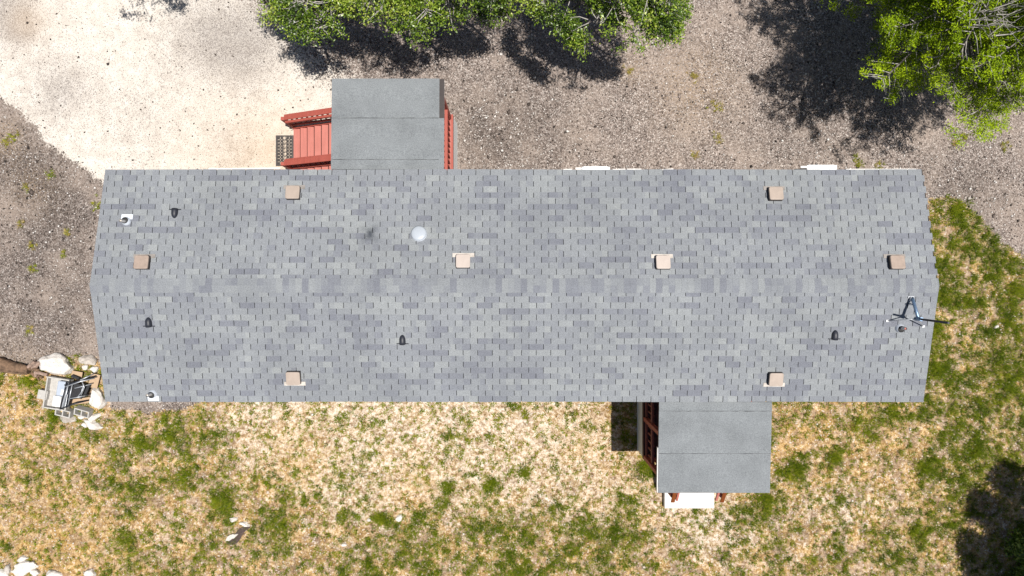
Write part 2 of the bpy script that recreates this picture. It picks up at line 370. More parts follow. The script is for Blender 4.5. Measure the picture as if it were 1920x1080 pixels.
def ground_mat():
    q = NT('ground_gravel_caliche_soil')
    ps = q.math('SUBTRACT', q.attr('pad'), 0.0); ys = q.attr('yard')
    n1 = q.noise(3.0, 6, 0.65); n2 = q.noise(22, 4, 0.7); n3 = q.noise(60, 3, 0.7)
    cell = q.sep(q.voro(34))[0]; cell2 = q.sep(q.voro(62))[1]
    # gravel
    gr = q.ramp(cell, [(0.0, (0.045, 0.036, 0.032)), (0.30, (0.135, 0.108, 0.092)), (0.6, (0.25, 0.203, 0.176)), (0.85, (0.40, 0.335, 0.30)), (1.0, (0.68, 0.62, 0.57))])
    gr2 = q.ramp(cell2, [(0.0, (0.04, 0.032, 0.029)), (0.5, (0.205, 0.163, 0.142)), (0.85, (0.40, 0.335, 0.30)), (1.0, (0.72, 0.67, 0.62))])
    gr = q.mix(q.ramp(n2, [(0.45, 0.15), (0.55, 0.85)]), gr, gr2)
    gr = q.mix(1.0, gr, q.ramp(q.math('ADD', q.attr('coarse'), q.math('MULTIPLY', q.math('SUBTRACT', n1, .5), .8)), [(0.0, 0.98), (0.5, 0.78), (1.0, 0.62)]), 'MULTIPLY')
    gr = q.mix(q.ramp(q.noise(34, 3, .7), [(0.30, 0.75), (0.44, 0.0)]), gr, (0.045, 0.037, 0.034))
    gr = q.mix(1.0, gr, q.ramp(n1, [(0.3, 0.78), (0.7, 1.22)]), 'MULTIPLY')
    x = q.sep(q.tc)[0]
    gr = q.mix(1.0, gr, q.ramp(q.math('MULTIPLY_ADD', x, 0.04, 0.5), [(0.10, 0.86), (0.22, 0.92), (0.42, 1.06), (1.0, 1.06)]), 'MULTIPLY')
    gr = q.mix(q.ramp(q.noise(0.8, 5, .6), [(0.45, 0.0), (0.68, 0.55)]), gr, (0.37, 0.30, 0.252))
    gr = q.mix(q.math('MULTIPLY', q.attr('ochre'), q.ramp(n2, [(0.45, 0.0), (0.65, 0.8)])), gr, (0.40, 0.25, 0.09))
    # caliche pad
    pd = q.ramp(n1, [(0.3, (0.54, 0.485, 0.425)), (0.5, (0.645, 0.59, 0.525)), (0.7, (0.72, 0.67, 0.61))])
    pd = q.mix(1.0, pd, q.ramp(n3, [(0.3, 0.72), (0.48, 1.0), (0.7, 1.10)]), 'MULTIPLY')
    gk = q.ramp(q.math('ADD', q.math('MULTIPLY', q.attr('grey'), 0.75), q.math('MULTIPLY', q.noise(1.3, 5), 0.30)), [(0.12, 0.0), (1.0, 0.6)])
    pd = q.mix(gk, pd, (0.30, 0.27, 0.25))
    sp = q.ramp(q.math('ADD', cell2, q.math('MULTIPLY', gk, 0.75)), [(0.84, 0.0), (0.99, 0.7)])
    pd = q.mix(sp, pd, (0.17, 0.145, 0.135))
    pd = q.mix(q.math('MULTIPLY', q.attr('ochre'), 0.55), pd, (0.56, 0.40, 0.25))
    # yard soil and thatch
    m3 = q.noise(11, 6, 0.72); st = q.noise(38, 4, 0.8); md = q.noise(2.3, 5, 0.65)
    hi = q.math('ADD', q.math('ADD', q.math('MULTIPLY', m3, 0.55), q.math('MULTIPLY', st, 0.33)), q.math('MULTIPLY', n1, 0.12))
    soil = q.ramp(hi, [(0.37, (0.065, 0.038, 0.018)), (0.44, (0.225, 0.135, 0.056)), (0.50, (0.37, 0.23, 0.092)), (0.555, (0.56, 0.40, 0.205)), (0.62, (0.72, 0.60, 0.45))])
    dirt = q.ramp(hi, [(0.37, (0.085, 0.055, 0.037)), (0.45, (0.235, 0.158, 0.102)), (0.54, (0.39, 0.285, 0.20)), (0.62, (0.56, 0.46, 0.36))])
    yd = q.mix(q.ramp(md, [(0.44, 0.0), (0.56, 0.95)]), soil, dirt)
    pl = q.math('ADD', q.math('MULTIPLY', q.attr('pale'), 0.68), q.math('MULTIPLY', q.math('SUBTRACT', n1, 0.5), 1.5))
    pf = q.ramp(q.math('ADD', pl, q.math('MULTIPLY', q.math('SUBTRACT', m3, 0.5), 1.6)), [(0.30, 0.0), (0.85, 0.9)])
    pc = q.ramp(hi, [(0.37, (0.17, 0.105, 0.06)), (0.45, (0.42, 0.31, 0.205)), (0.52, (0.63, 0.535, 0.425)), (0.60, (0.80, 0.74, 0.66))])
    yd = q.mix(1.0, yd, q.ramp(q.noise(1.5, 4, .6), [(0.33, 0.72), (0.5, 1.0), (0.67, 1.25)]), 'MULTIPLY')
    yd = q.mix(pf, yd, pc)
    yd = q.mix(q.math('MULTIPLY', q.attr('ochre'), q.ramp(q.noise(5, 5, 0.7), [(0.35, 0.15), (0.6, 0.75)])), yd, q.ramp(hi, [(0.40, (0.13, 0.065, 0.015)), (0.50, (0.42, 0.245, 0.07)), (0.60, (0.70, 0.48, 0.20))]))
    yd = q.mix(q.ramp(q.math('ADD', q.attr('green'), q.math('MULTIPLY', q.math('SUBTRACT', m3, 0.5), 1.8)), [(0.45, 0.0), (0.95, 0.5)]), yd, q.ramp(hi, [(0.38, (0.045, 0.04, 0.010)), (0.56, (0.20, 0.17, 0.05))]))
    sp2 = q.ramp(cell, [(0.90, 0.0), (0.98, 0.8)]); yd = q.mix(sp2, yd, (0.62, 0.56, 0.50))
    # soft, speckled borders
    jit = q.math('MULTIPLY', q.math('SUBTRACT', q.math('ADD', q.math('MULTIPLY', n2, 0.5), q.math('MULTIPLY', cell, 0.5)), 0.5), 1.3)
    fp = q.ramp(q.math('ADD', ps, jit), [(0.35, 0.0), (0.65, 1.0)])
    fy = q.ramp(q.math('ADD', ys, jit), [(0.40, 0.0), (0.60, 1.0)])
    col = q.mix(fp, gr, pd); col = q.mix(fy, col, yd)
    h = q.math('ADD', q.math('MULTIPLY', q.voro(34, 'Distance'), -0.6), q.math('MULTIPLY', n3, 0.8))
    return q.fin(col, 0.95, h, 0.02, 0.7, spec=0.1)
me.materials.append(ground_mat())
ground = link('ground', me); tag(ground, kind='structure')

# ------------------------------------------------------------------ mobile home
EZ = 3.1; RISE = 0.556; YC = 0.05; RUN = 2.46
X0, X1 = -8.62, 8.72
TH = math.atan2(RISE, RUN); SL = math.hypot(RISE, RUN)
def roof_z(y): return EZ + RISE * (1 - abs(y - YC) / RUN)
def roof_at(px, py, h=0.0):
    z = 3.4
    for _ in range(12):
        p = at(px, py, z); z = roof_z(p.y) + h
    return at(px, py, z)
home = thing('mobile_home', (0.05, YC, 0), 'long single storey mobile home under a grey shingled gable roof', 'house')

def slope(mb, x, s, h, sd):
    """point on a slope: s up from the eave along the slope, h off the surface; sd=+1 north, -1 south"""
    y = (RUN - s * math.cos(TH)); z = EZ + s * math.sin(TH)
    return (x, YC + sd * (y + h * math.sin(TH)), z + h * math.cos(TH))

deck = MB()      # roof boards and felt under the shingles, near-black to paint shade into the slots
for sd in (1, -1):
    a = [slope(None, x, s, h, sd) for x in (X0 + .02, X1 - .02) for s in (0.012, SL) for h in (-0.05, 0.0)]
    deck.add(a, [(0, 1, 3, 2), (4, 6, 7, 5), (0, 4, 5, 1), (2, 3, 7, 6), (0, 2, 6, 4), (1, 5, 7, 3)])
roof = MB()
TAB = 0.3048; EXP = 0.1275; GAP = 0.0135
NR = int((SL - 0.13) / EXP) + 1
for sd in (1, -1):
    for r in range(NR):
        s0 = r * EXP; s1 = min(s0 + EXP + 0.012, SL - 0.005)
        x = X0 - (0.5 * TAB if r % 2 else 0.0) - (0.07 if sd > 0 else 0.02)
        prev = 0.6; run = 0
        while x < X1:
            a = max(x + GAP / 2, X0); b = min(x + TAB - GAP / 2, X1)
            x += TAB
            if b - a < 0.03: continue
            u = random.random()
            if u < 0.15: t = random.uniform(0.05, 0.36)
            elif u < 0.76: t = random.uniform(0.48, 0.70)
            else: t = random.uniform(0.68, 0.92)
            if random.random() < 0.25: t = prev
            prev = t
            j = random.uniform(-.002, .002) + .004 * math.sin(a * 1.3 + r * 2.1); lo = 0.0135 + random.uniform(0, .002)
            # some tabs blend from one granule shade into another along their width
            split = random.random() < 0.3
            xs = [a, b] if not split else [a, a + (b - a) * random.uniform(.3, .7), b]
            ts = [t] if not split else [t, min(1, max(0, t + random.choice((-.28, .28))))]
            for k in range(len(xs) - 1):
                p = [slope(None, xs[k], s0 + j, lo, sd), slope(None, xs[k + 1], s0 + j, lo, sd), slope(None, xs[k + 1], s1, 0.003, sd), slope(None, xs[k], s1, 0.003, sd),
                     slope(None, xs[k], s0 + j, 0.0005, sd), slope(None, xs[k + 1], s0 + j, 0.0005, sd)]
                f = [(0, 1, 2, 3), (4, 5, 1, 0)] if sd < 0 else [(3, 2, 1, 0), (0, 1, 5, 4)]
                roof.add(p, f, False, ts[k])
roof_o = roof.build('roof', M_['shingle'], home, tone=True)
deck.build('roof_deck', M_['felt'], roof_o)
cap = MB(); x = X0; HC = 0.148
while x < X1:
    w = 0.131 + random.uniform(-.006, .006); b = min(x + w + .004, X1); u = random.random()
    t = random.uniform(0.05, 0.36) if u < 0.32 else random.uniform(0.5, 0.85)
    for half in (0, 1):
        tt = t if random.random() < .75 else random.uniform(.2, .8)
        sd = 1 if half == 0 else -1; l0 = SL - HC + random.uniform(-.004, .004)
        p = [slope(None, x, l0, 0.016, sd), slope(None, b, l0, 0.0135, sd), slope(None, b, SL + 0.004, 0.0165, sd), slope(None, x, SL + 0.004, 0.019, sd), slope(None, x, l0, 0.002, sd), slope(None, b, l0, 0.002, sd)]
        p[2] = (p[2][0], YC, p[2][2]); p[3] = (p[3][0], YC, p[3][2])
        f = [(0, 1, 2, 3), (4, 5, 1, 0)] if sd < 0 else [(3, 2, 1, 0), (0, 1, 5, 4)]
        cap.add(p, f, False, tt)
    x += w
cap.build('ridge_cap', M_['shingle'], roof_o, tone=True)

wall = MB()
WX0, WX1, WY = X0 + 0.18, X1 - 0.18, 2.30
zt = EZ - 0.05
g = [(WX0, YC - WY, .75), (WX1, YC - WY, .75), (WX1, YC + WY, .75), (WX0, YC + WY, .75), (WX0, YC - WY, zt), (WX1, YC - WY, zt), (WX1, YC + WY, zt), (WX0, YC + WY, zt), (WX0, YC, zt + RISE * .92), (WX1, YC, zt + RISE * .92)]
wall.add(g, [(0, 1, 5, 4), (2, 3, 7, 6), (3, 0, 4, 8, 7), (1, 2, 6, 9, 5), (0, 3, 2, 1), (4, 5, 9, 8), (6, 7, 8, 9)])
for k in range(9):                       # siding laps
    z = .82 + k * .24
    for sy in (-1, 1): wall.box(((WX0 + WX1) / 2, YC + sy * (WY + .004), z), (WX1 - WX0, .008, .02))
wall_o = wall.build('wall', M_['siding'], home)
sk = MB(); sk.box(((WX0 + WX1) / 2, YC, .36), (WX1 - WX0 - .04, 2 * WY - .04, .76)); sk.build('skirting', M_['white'], home)
fa = MB()
for sy in (-1, 1): fa.box(((X0 + X1) / 2, YC + sy * (RUN - .045), EZ - .085), (X1 - X0 - .06, .02, .12))
fa.build('fascia', M_['white'], home)
def window(x, sy, w=.9, h=1.0, z=1.9):
    f = MB(); y = YC + sy * (WY + .02)
    for dx in (-w / 2, w / 2): f.box((x + dx, y, z), (.06, .05, h + .06))
    for dz in (-h / 2, h / 2): f.box((x, y, z + dz), (w - .061, .045, .06))
    f.box((x, y, z), (w - .061, .03, .035))
    fo = f.build('window', M_['white'], home); gl = MB(); gl.box((x, YC + sy * (WY + .012), z), (w - .07, .012, h - .07)); gl.build('pane', M_['glass'], fo)
for x in (-7.2, -.4, 3.4, 7.6): window(x, 1)
for x in (-7.4, -4.6, -1.2, 1.6, 7.0): window(x, -1)
def door(x, sy):
    d = MB(); d.box((x, YC + sy * (WY + .02), 1.93), (.86, .04, 2.0), None, .005)
    do = d.build('door', M_['white'], home)
    h = MB(); h.tube([(x + .34, YC + sy * (WY + .04), 1.9), (x + .34, YC + sy * (WY + .10), 1.9)], .025, 10); h.build('handle', M_['galv'], do)
door(-2.7, 1); door(4.3, -1)

# roof fittings: each is a part of the home, copies share their meshes
HP = Vector(home.location)
def tilt(sd): return Matrix.Rotation(-sd * TH, 3, 'X')       # roof plane frame; local +y always uphill after the turn below
def frame(sd):
    up = Vector((0, -sd * math.cos(TH), math.sin(TH))); xx = Vector((1, 0, 0)) * (1 if sd < 0 else -1); zz = xx.cross(up)
    return Matrix((xx, up, zz)).transposed()
def place(o, p, sd): o.parent = home; o.location = p - HP; o.rotation_euler = frame(sd).to_euler()

def local_build(mb, name, m, parent=None):
    me = bpy.data.meshes.new(name); me.from_pydata(mb.v, [], mb.f); me.polygons.foreach_set('use_smooth', mb.sm); me.materials.append(m); me.update()
    return link(name, me, parent)
# square box vent: hood on a throat with a flashing flange showing on the downhill side
b = MB(); bm = bmesh.new(); bmesh.ops.create_cube(bm, size=1.0)
for v in bm.verts: v.co = Vector((v.co.x * .292, v.co.y * .282, v.co.z * .034))
vert_edges = [e for e in bm.edges if abs(e.verts[0].co.z - e.verts[1].co.z) > .01]
bmesh.ops.bevel(bm, geom=vert_edges, offset=.038, segments=4, affect='EDGES', profile=.5)
tops = [e for e in bm.edges if e.verts[0].co.z > .01 and e.verts[1].co.z > .01]
bmesh.ops.bevel(bm, geom=tops, offset=.012, segments=3, affect='EDGES', profile=.5)
b.bm(bm, None, (0, 0, .115))
rv = local_build(b, 'roof_vent', M_['tan'])
b = MB(); b.box((0, 0, .05), (.280, .268, .088)); th_ = local_build(b, 'throat', M_['brown'], rv)  # throat coloured dark brown as the shade below the hood
b = MB(); b.box((0, -.150, .0215), (.45, .085, .008), None, .002)
for sx in (-1, 1): b.tube([(sx * .17, -.19, .016), (sx * .17, -.19, .023)], .008, 8)
fl_ = local_build(b, 'flange', M_['tan_dark'], rv)
def copy_part(src, kids):
    c = src.copy(); COL.objects.link(c)
    for k in kids: d = k.copy(); COL.objects.link(d); d.parent = c
    return c
VENTS = [(548, 360, 1), (264, 491, 1), (868, 489, 1), (1244, 491, 1), (1684, 491, 1), (1456, 362, 1), (549, 710, -1), (1456, 712, -1)]
for i, (px, py, sd) in enumerate(VENTS):
    o = rv if i == 0 else copy_part(rv, (th_, fl_))
    hood_m = {868: 'tan_pale', 1244: 'tan_pale', 1684: 'tan_brown', 264: 'tan_brown'}.get(px, 'tan')
    o.material_slots[0].link = 'OBJECT'; o.material_slots[0].material = M_[hood_m]
    fl = [c for c in o.children if c.name.startswith('flange')][0]
    fl.material_slots[0].link = 'OBJECT'; fl.material_slots[0].material = M_['tan_dark' if (sd < 0 or px in (868, 1244)) else 'flange_dull']
    place(o, roof_at(px, py, .13) - frame(sd) @ Vector((0, 0, .13)), sd)
# small slant hoods, open downhill
b = MB(); n = 14; L = .165; rw = .066; ring = []
vs = []; prof = [(-.085, .066, .085), (-.03, .066, .085), (.03, .062, .078), (.075, .05, .06), (.102, .03, .035), (.115, .008, .012)]
for (y, w_, h_) in prof:
    for k in range(n + 1):
        a = math.pi * k / n; vs.append((w_ * math.cos(a), y, .012 + h_ * math.sin(a) ** .7))
fs = [(i * (n + 1) + k, i * (n + 1) + k + 1, (i + 1) * (n + 1) + k + 1, (i + 1) * (n + 1) + k) for i in range(len(prof) - 1) for k in range(n)]
fs.append(tuple(range(n + 1))[::-1]); b.add(vs, fs, True)
ev = local_build(b, 'exhaust_hood', M_['navy'])
b = MB(); b.box((0, -.075, .0185), (.25, .022, .006), None, .002); ef = local_build(b, 'flange', M_['navy'], ev)
for i, (px, py, sd) in enumerate([(326, 398, 1), (277, 606, -1), (754, 639, -1), (1567, 630, -1)]):
    o = ev if i == 0 else copy_part(ev, (ef,))
    place(o, roof_at(px, py, .06) - frame(sd) @ Vector((0, 0, .06)), sd)
# plumbing vents: flashing plate, cone, rubber boot, upright pipe
def pipe_vent(px, py, sd, plate, cut=False):
    p = roof_at(px, py)
    F = frame(sd); Fi = F.transposed()
    upl = Fi @ Vector((0, 0, 1))
    b = MB(); b.lathe([(.09, .012), (.087, .03), (.076, .075), (.07, .085)], 28)
    if plate: b.box((0, -.10, .0175), (.24, .11, .004), None, .0015)
    pv = local_build(b, 'pipe_flashing', M_['flash']); place(pv, p, sd)
    b = MB(); b.lathe([(.071, .08), (.068, .094), (.045, .10), (.026, .108), (.0, .108)], 24); local_build(b, 'rubber_boot', M_['rubber'], pv)
    b = MB(); q0 = upl * .05; q1 = upl * (.25 if not cut else .24); b.tube([q0, q1], .031, 16, True, False)
    b.tube([q1, q0 + (q1 - q0) * .72], .022, 16, True, False)
    b.tube([q0 + (q1 - q0) * .70, q0 + (q1 - q0) * .73], .024, 12)
    local_build(b, 'vent_pipe', M_['pvc'], pv)
    if cut:
        b = MB(); b.tube([q1 - upl * .03, q1 - upl * .02], .022, 14); local_build(b, 'pipe_cap', M_['red_tread'], pv)
pipe_vent(238, 415.5, 1, True); pipe_vent(287, 738, -1, True); pipe_vent(1686, 615, -1, False, True)
# round frosted tube skylight
b = MB(); b.lathe([(.165, .010), (.165, .05), (.160, .058)], 40)
p = roof_at(785, 437, .07); ds = local_build(b, 'tube_skylight', M_['flash']); place(ds, p - frame(1) @ Vector((0, 0, .07)), 1)
b = MB(); b.lathe([(.158, .056), (.154, .068), (.13, .082), (.08, .092), (.03, .096), (0, .097)], 40); local_build(b, 'dome', M_['dome'], ds)

# ------------------------------------------------------------------ covered porches
def porch_roof(root, x0, x1, y_in, y_out, z_in, z_out, seams, sd, notch=None):
    """roll roofing in overlapping strips on a slab; sd=+1 north porch, -1 south porch"""
    def z(y): return z_in + (z_out - z_in) * (y - y_in) / (y_out - y_in)
    ys = [y_out] + seams + [y_in]
    r = MB()
    for k in range(len(ys) - 1):
        a, c = ys[k], ys[k + 1] - sd * .03 if k < len(ys) - 2 else ys[k + 1]
        xx = x1 - (notch if (notch and k == 0) else 0)
        h0, h1 = .012, .004
        n = 16
        for i in range(n):
            xa = x0 + (xx - x0) * i / n; xb = x0 + (xx - x0) * (i + 1) / n
            w0, w1 = (random.uniform(0, .006) for _ in '12')
            p = [(xa, a, z(a) + h0), (xb, a, z(a) + h0), (xb, c, z(c) + h1), (xa, c, z(c) + h1), (xa, a, z(a) + .0005), (xb, a, z(a) + .0005)]
            r.add(p, [(0, 1, 2, 3), (4, 5, 1, 0)] if sd < 0 else [(3, 2, 1, 0), (0, 1, 5, 4)], False, .5)
    ro = r.build('roof', M_['roll'], root, tone=True)
    for sy in seams:
        bt = MB(); nn = 90; vs = []; xe_ = x1 - (.115 if notch else .01)
        for i in range(nn + 1):
            x = x0 + .012 + (xe_ - x0 - .012) * i / nn; wv = .003 + .013 * vnoise(np.array([x * 9.0]), np.array([sy * 3]), 5)[0] ** 1.6; y = sy + sd * (wv - .003)
            vs += [(x, sy - sd * .004, z(sy) + .0105), (x, y, z(y) + .0145)]
        bt.add(vs, [(2 * i, 2 * i + 2, 2 * i + 3, 2 * i + 1) for i in range(nn)]); bt.build('seam', M_['felt'], ro)
    d = MB()
    xs = (x0 + .01, x1 - .006)
    a = [(x, y, z(y) + h) for x in xs for y in (y_in, y_out - sd * .008) for h in (-.03, 0.0)]
    d.add(a, [(0, 1, 3, 2), (4, 6, 7, 5), (0, 4, 5, 1), (2, 3, 7, 6), (0, 2, 6, 4), (1, 5, 7, 3)])
    d.build('roof_deck', M_['brown'], ro)
    ym = y_in + (y_out - y_in) * .5
    for xe, ya, yb, mt_ in ((x0 - (.010 if sd < 0 else -.016), ym, y_out, 'white'), (x0 + .016, y_in, ym - sd * .004, 'brown'), (x1 - .016, y_in, y_out - sd * .01, 'white')):
        f = MB(); f.beam((xe, ya, z(ya) - .05), (xe, yb, z(yb) - .05), .018, .085); f.build('rake_board', M_[mt_], ro)
    f = MB(); f.beam((x0 + .03, y_out - sd * .022, z(y_out) - .075), (x1 - .03, y_out - sd * .022, z(y_out) - .075), .022, .085); f.build('fascia', M_['white'], ro)
    return ro, z

def railing(root, a, b, h0=.12, h1=.92, mat='red', step=.13, capmat=None, inner=0, cw=.135, bs=1.0):
    """top cap, sub rail, bottom rail and balusters from a to b (points on the deck or along the stair line)"""
    a = Vector(a); b = Vector(b); up = Vector((0, 0, 1)); L = (b - a).length
    d = (b - a); side = up.cross(d).normalized()
    c = MB(); c.beam(a + up * h1, b + up * h1, cw, .036, .012); co = c.build('railing', M_[capmat or mat], root)
    io = side * inner; dn = .075 if not inner else .14
    c = MB(); c.beam(a + up * (h1 - dn) + io, b + up * (h1 - dn) + io, .045 if not inner else .06, .085); c.build('top_rail', M_[mat], co)
    c = MB(); c.beam(a + up * h0, b + up * h0, .038, .085); c.build('bottom_rail', M_[mat], co)
    n = max(2, int((Vector((d.x, d.y, 0)).length) / step))
    for i in range(n):
        p = a + d * ((i + .5) / n)
        c = MB(); c.beam(p + up * (h0 + .02) + side * .038 * bs, p + up * (h1 - .035) + side * .038 * bs, .034, .034, .003, up=d); c.build('baluster', M_[mat], co)
    return co

def post(root, x, y, z0, z1, m='red', s=.09):
    c = MB(); c.box((x, y, (z0 + z1) / 2), (s, s, z1 - z0), None, .006); return c.build('post', M_[m], root)

DZ = 0.92
# north porch
np_ = thing('covered_porch', (-2.7, 3.3, 0), 'red railed porch with grey flat roof and red plank steps facing the pale pad', 'porch', None)
NX0, NX1 = -3.86, -1.45
porch_roof(np_, NX0, NX1, YC + RUN + .02, 4.49, 3.02, 2.93, [3.63, 2.735], 1, .105)
d = MB()
for k in range(17):
    x = -3.92 + k * .146
    d.box((x + .07, 3.27, DZ - .02), (.138, 1.82, .038), None, .004)
d.build('deck', M_['red_tread'], np_)
d = MB(); d.box((-1.455, 3.27, DZ - .075), (.045, 1.90, .16), None, .004); d.box((-2.7, 4.20, DZ - .075), (2.44, .04, .16), None, .004); d.build('rim_board', M_['red'], np_)
d = MB(); d.box((-1.425, 3.26, .385), (.02, 1.84, .78), Matrix.Rotation(R(-3), 3, 'Y')); d.box((-2.7, 4.19, .385), (2.40, .02, .74)); d.build('skirting', M_['white'], np_)
railing(np_, (-1.515, 2.40, DZ), (-1.515, 4.12, DZ), cw=.075, bs=-.4); railing(np_, (-1.58, 4.13, DZ), (-3.86, 4.13, DZ))
for x, y in ((-1.52, 4.14), (-3.76, 4.14), (-3.86, 2.98)): post(np_, x, y, DZ, 2.86 if y > 4 else 1.95)
# its steps
NS = 7; RUNT = .21; XT = -5.58
st = MB()
for k in range(NS):
    z = DZ * (k + 1) / (NS + 1); xk = XT + k * RUNT
    w = random.uniform(-.004, .004)
    st.box((xk + RUNT / 2, 3.46 + w, z - .02), (RUNT - .048, 1.22, .04), None, .004)
sto = st.build('steps', M_['red_tread'], np_)
for y in (4.06, 2.88):
    c = MB(); c.beam((XT + .05, y, .06), (XT + NS * RUNT + .1, y, DZ - .08), .035, .2); c.build('stringer', M_['red'], sto)
for y, sd in ((4.12, 1), (3.02, -1)):
    railing(np_, (XT + .08, y, .12), (-3.90, y, DZ + .02), .14, .90, step=.145, inner=-.085 * sd)
    post(np_, XT + .0, y, .02, .92, s=.085)

# south porch
sp_ = thing('covered_porch', (4.35, -3.3, 0), 'grey flat roofed porch over a shade-darkened red deck with steps down to a pale slab', 'porch', None)
SX0, SX1 = 3.135, 5.54
porch_roof(sp_, SX0, SX1, YC - RUN - .02, -4.40, 3.03, 2.90, [-3.54, -2.62], -1)
d = MB()
for k in range(16):
    x = 3.20 + k * .146
    d.box((x + .07, -3.22, DZ - .02), (.138, 1.82, .038), None, .004)
d.build('deck', M_['deck_shade'], sp_)
d = MB(); d.box((3.215, -3.22, DZ - .075), (.045, 1.90, .16), None, .004); d.box((5.50, -3.22, DZ - .075), (.045, 1.90, .16), None, .004); d.box((4.36, -4.15, DZ - .075), (2.2, .04, .16), None, .004); d.build('rim_board', M_['deck_shade'], sp_)
d = MB(); d.box((3.208, -3.21, .385), (.02, 1.84, .74)); d.box((5.505, -3.21, .385), (.02, 1.84, .74)); d.box((4.36, -4.14, .385), (2.26, .02, .74)); d.build('skirting', M_['white'], sp_)
railing(sp_, (3.25, -2.36, DZ), (3.25, -4.10, DZ), .1, .86, 'red_shade', cw=.045, step=.16); railing(sp_, (5.46, -4.10, DZ), (5.46, -2.36, DZ))
railing(sp_, (3.31, -4.11, DZ), (3.84, -4.11, DZ)); railing(sp_, (5.14, -4.11, DZ), (5.40, -4.11, DZ))
for x, y in ((3.24, -4.11), (5.47, -4.11), (3.24, -3.18)): post(sp_, x, y, DZ, 2.86)
post(sp_, 3.87, -4.12, DZ, 1.9, s=.085); post(sp_, 5.10, -4.12, DZ, 1.9, s=.085)
st = MB()
NS2 = 4
for k in range(NS2):
    z = DZ * (k + 1) / (NS2 + 1); yk = -5.02 + k * .21
    st.box((4.49, yk + .105, z - .02), (1.16, .225, .04), None, .005)
sto = st.build('steps', M_['red'], sp_)
for x in (3.92, 5.06):
    c = MB(); c.beam((x, -5.0, .1), (x, -4.15, DZ - .06), .035, .2, up=(0, 0, 1)); c.build('stringer', M_['red_dark'], sto)
for x, sd in ((3.885, 1), (5.075, -1)):
    a = Vector((x, -5.18, .12)); b_ = Vector((x, -4.12, DZ + .02)); up = Vector((0, 0, 1))
    c = MB(); c.beam(a + up * .88, b_ + up * .88, .098, .036, .017); co = c.build('railing', M_['red_dark'], sp_)
    c = MB(); c.beam(a + up * .80 + Vector((sd * .115, .03, 0)), b_ + up * .80 + Vector((sd * .115, .0, 0)), .05, .06); c.build('top_rail', M_['red_tread'], co)
    for i in range(6):
        p = a + (b_ - a) * ((i + .7) / 6); c = MB(); c.box((p.x, p.y, p.z + .40), (.034, .034, .84)); c.build('baluster', M_['red'], co)
    post(sp_, x, -5.03, .1, 1.0, s=.08)
# landing slab
s = MB(); s.box((4.50, -5.22, .085), (1.26, .74, .17), None, .012); tag(s.build('concrete_slab', M_['slab']), 'pale concrete landing slab at the foot of the porch steps', 'slab')

# door mat: rubber frame with rings and a plaited middle band
mt = MB(); p0 = at(517.5, 311.5); p1 = at(551, 254); zz = max(g1(p0), g1(p1), g1(((p0.x + p1.x) / 2, (p0.y + p1.y) / 2))) + .012
mx0, mx1, my0, my1 = p0.x, p1.x, p0.y, p1.y
for x in (mx0 + .02, mx1 - .02): mt.box((x, (my0 + my1) / 2, zz), (.04, my1 - my0, .018), None, .003)
for y in (my0 + .018, my1 - .018): mt.box(((mx0 + mx1) / 2, y, zz), (mx1 - mx0 - .081, .036, .017), None, .003)
def ring(mb, x, y, z, r, t=.011):
    pts = [(x + r * math.cos(a), y + r * math.sin(a), z) for a in [2 * math.pi * k / 12 for k in range(13)]]; mb.tube(pts, t, 5, True, False)
cols = [mx0 + .075, mx0 + .155, mx1 - .155, mx1 - .075]
nr = 9
for c_ in cols:
    for r in range(nr):
        y = my0 + .07 + (my1 - my0 - .14) * r / (nr - 1); ring(mt, c_, y, zz - .003, .026)
        for sx, sy in ((1, 1), (-1, 1)):
            mt.beam((c_ - sx * .042, y - sy * .042, zz - .005), (c_ + sx * .042, y + sy * .042, zz - .005), .016, .008, 0)
xm = (mx0 + mx1) / 2
for x in (xm - .055, xm + .055): mt.box((x, (my0 + my1) / 2, zz - .002), (.012, my1 - my0 - .075, .012))
for r in range(13):
    y = my0 + .07 + (my1 - my0 - .16) * r / 12; mt.tube([(xm - .04, y, zz - .004), (xm, y + .03 * (1 if r % 2 else -1), zz - .004), (xm + .04, y + .01, zz - .004)], .0065, 5)
    ring(mt, xm + random.uniform(-.02, .02), y + .02, zz - .004, .018, .005)
tag(mt.build('door_mat', plain('dusty_rubber', (0.075, 0.066, 0.062), 0.8)), 'black openwork rubber mat at the foot of the red plank steps', 'door mat')

# ------------------------------------------------------------------ things on the north wall
def window_ac(px0, px1, py, label):
    z = 1.85; a = at(px0, py, z + .2); b2 = at(px1, py, z + .2); y1 = a.y; y0 = YC + WY
    root = thing('window_air_conditioner', ((a.x + b2.x) / 2, y0, z - .2), label, 'air conditioner')
    w = b2.x - a.x; xm = (a.x + b2.x) / 2
    m = MB(); m.box((xm, (y0 + y1) / 2 + .02, z), (w, y1 - y0 - .01, .4), None, .015)
    m.build('casing', M_['white'], root)
    m = MB()
    for k in range(7): m.box((xm, y1 + .018, z - .15 + k * .05), (w * .86, .012, .02))
    m.build('rear_grille', M_['galv'], root)
    m = MB(); m.box((a.x - .075, y1 - .03, z + .19), (.14, .05, .03), None, .005); m.box((a.x - .02, y0 + .12, z - .02), (.03, .2, .36)); m.build('mounting_bracket', M_['pvc'], root)
    m = MB(); m.box((a.x - .12, (y0 + y1) / 2 - .03, z + .1), (.235, y1 - y0 - .07, .10)); m.build('shade_block', M_['rubber'], root)  # black block standing in for the shadow beside the unit
    m = MB(); m.tube([(xm + w * .28, y1 - .12, z + .2), (xm + w * .28, y1 - .12, z + .235)], .035, 14); m.build('drain_cap', M_['galv'], root)
window_ac(1091, 1144, 313.5, 'white window air conditioner beside pale boards near the middle of the wall')
window_ac(1513, 1570, 310.5, 'white window air conditioner with a dark shade block nearer the cedar')
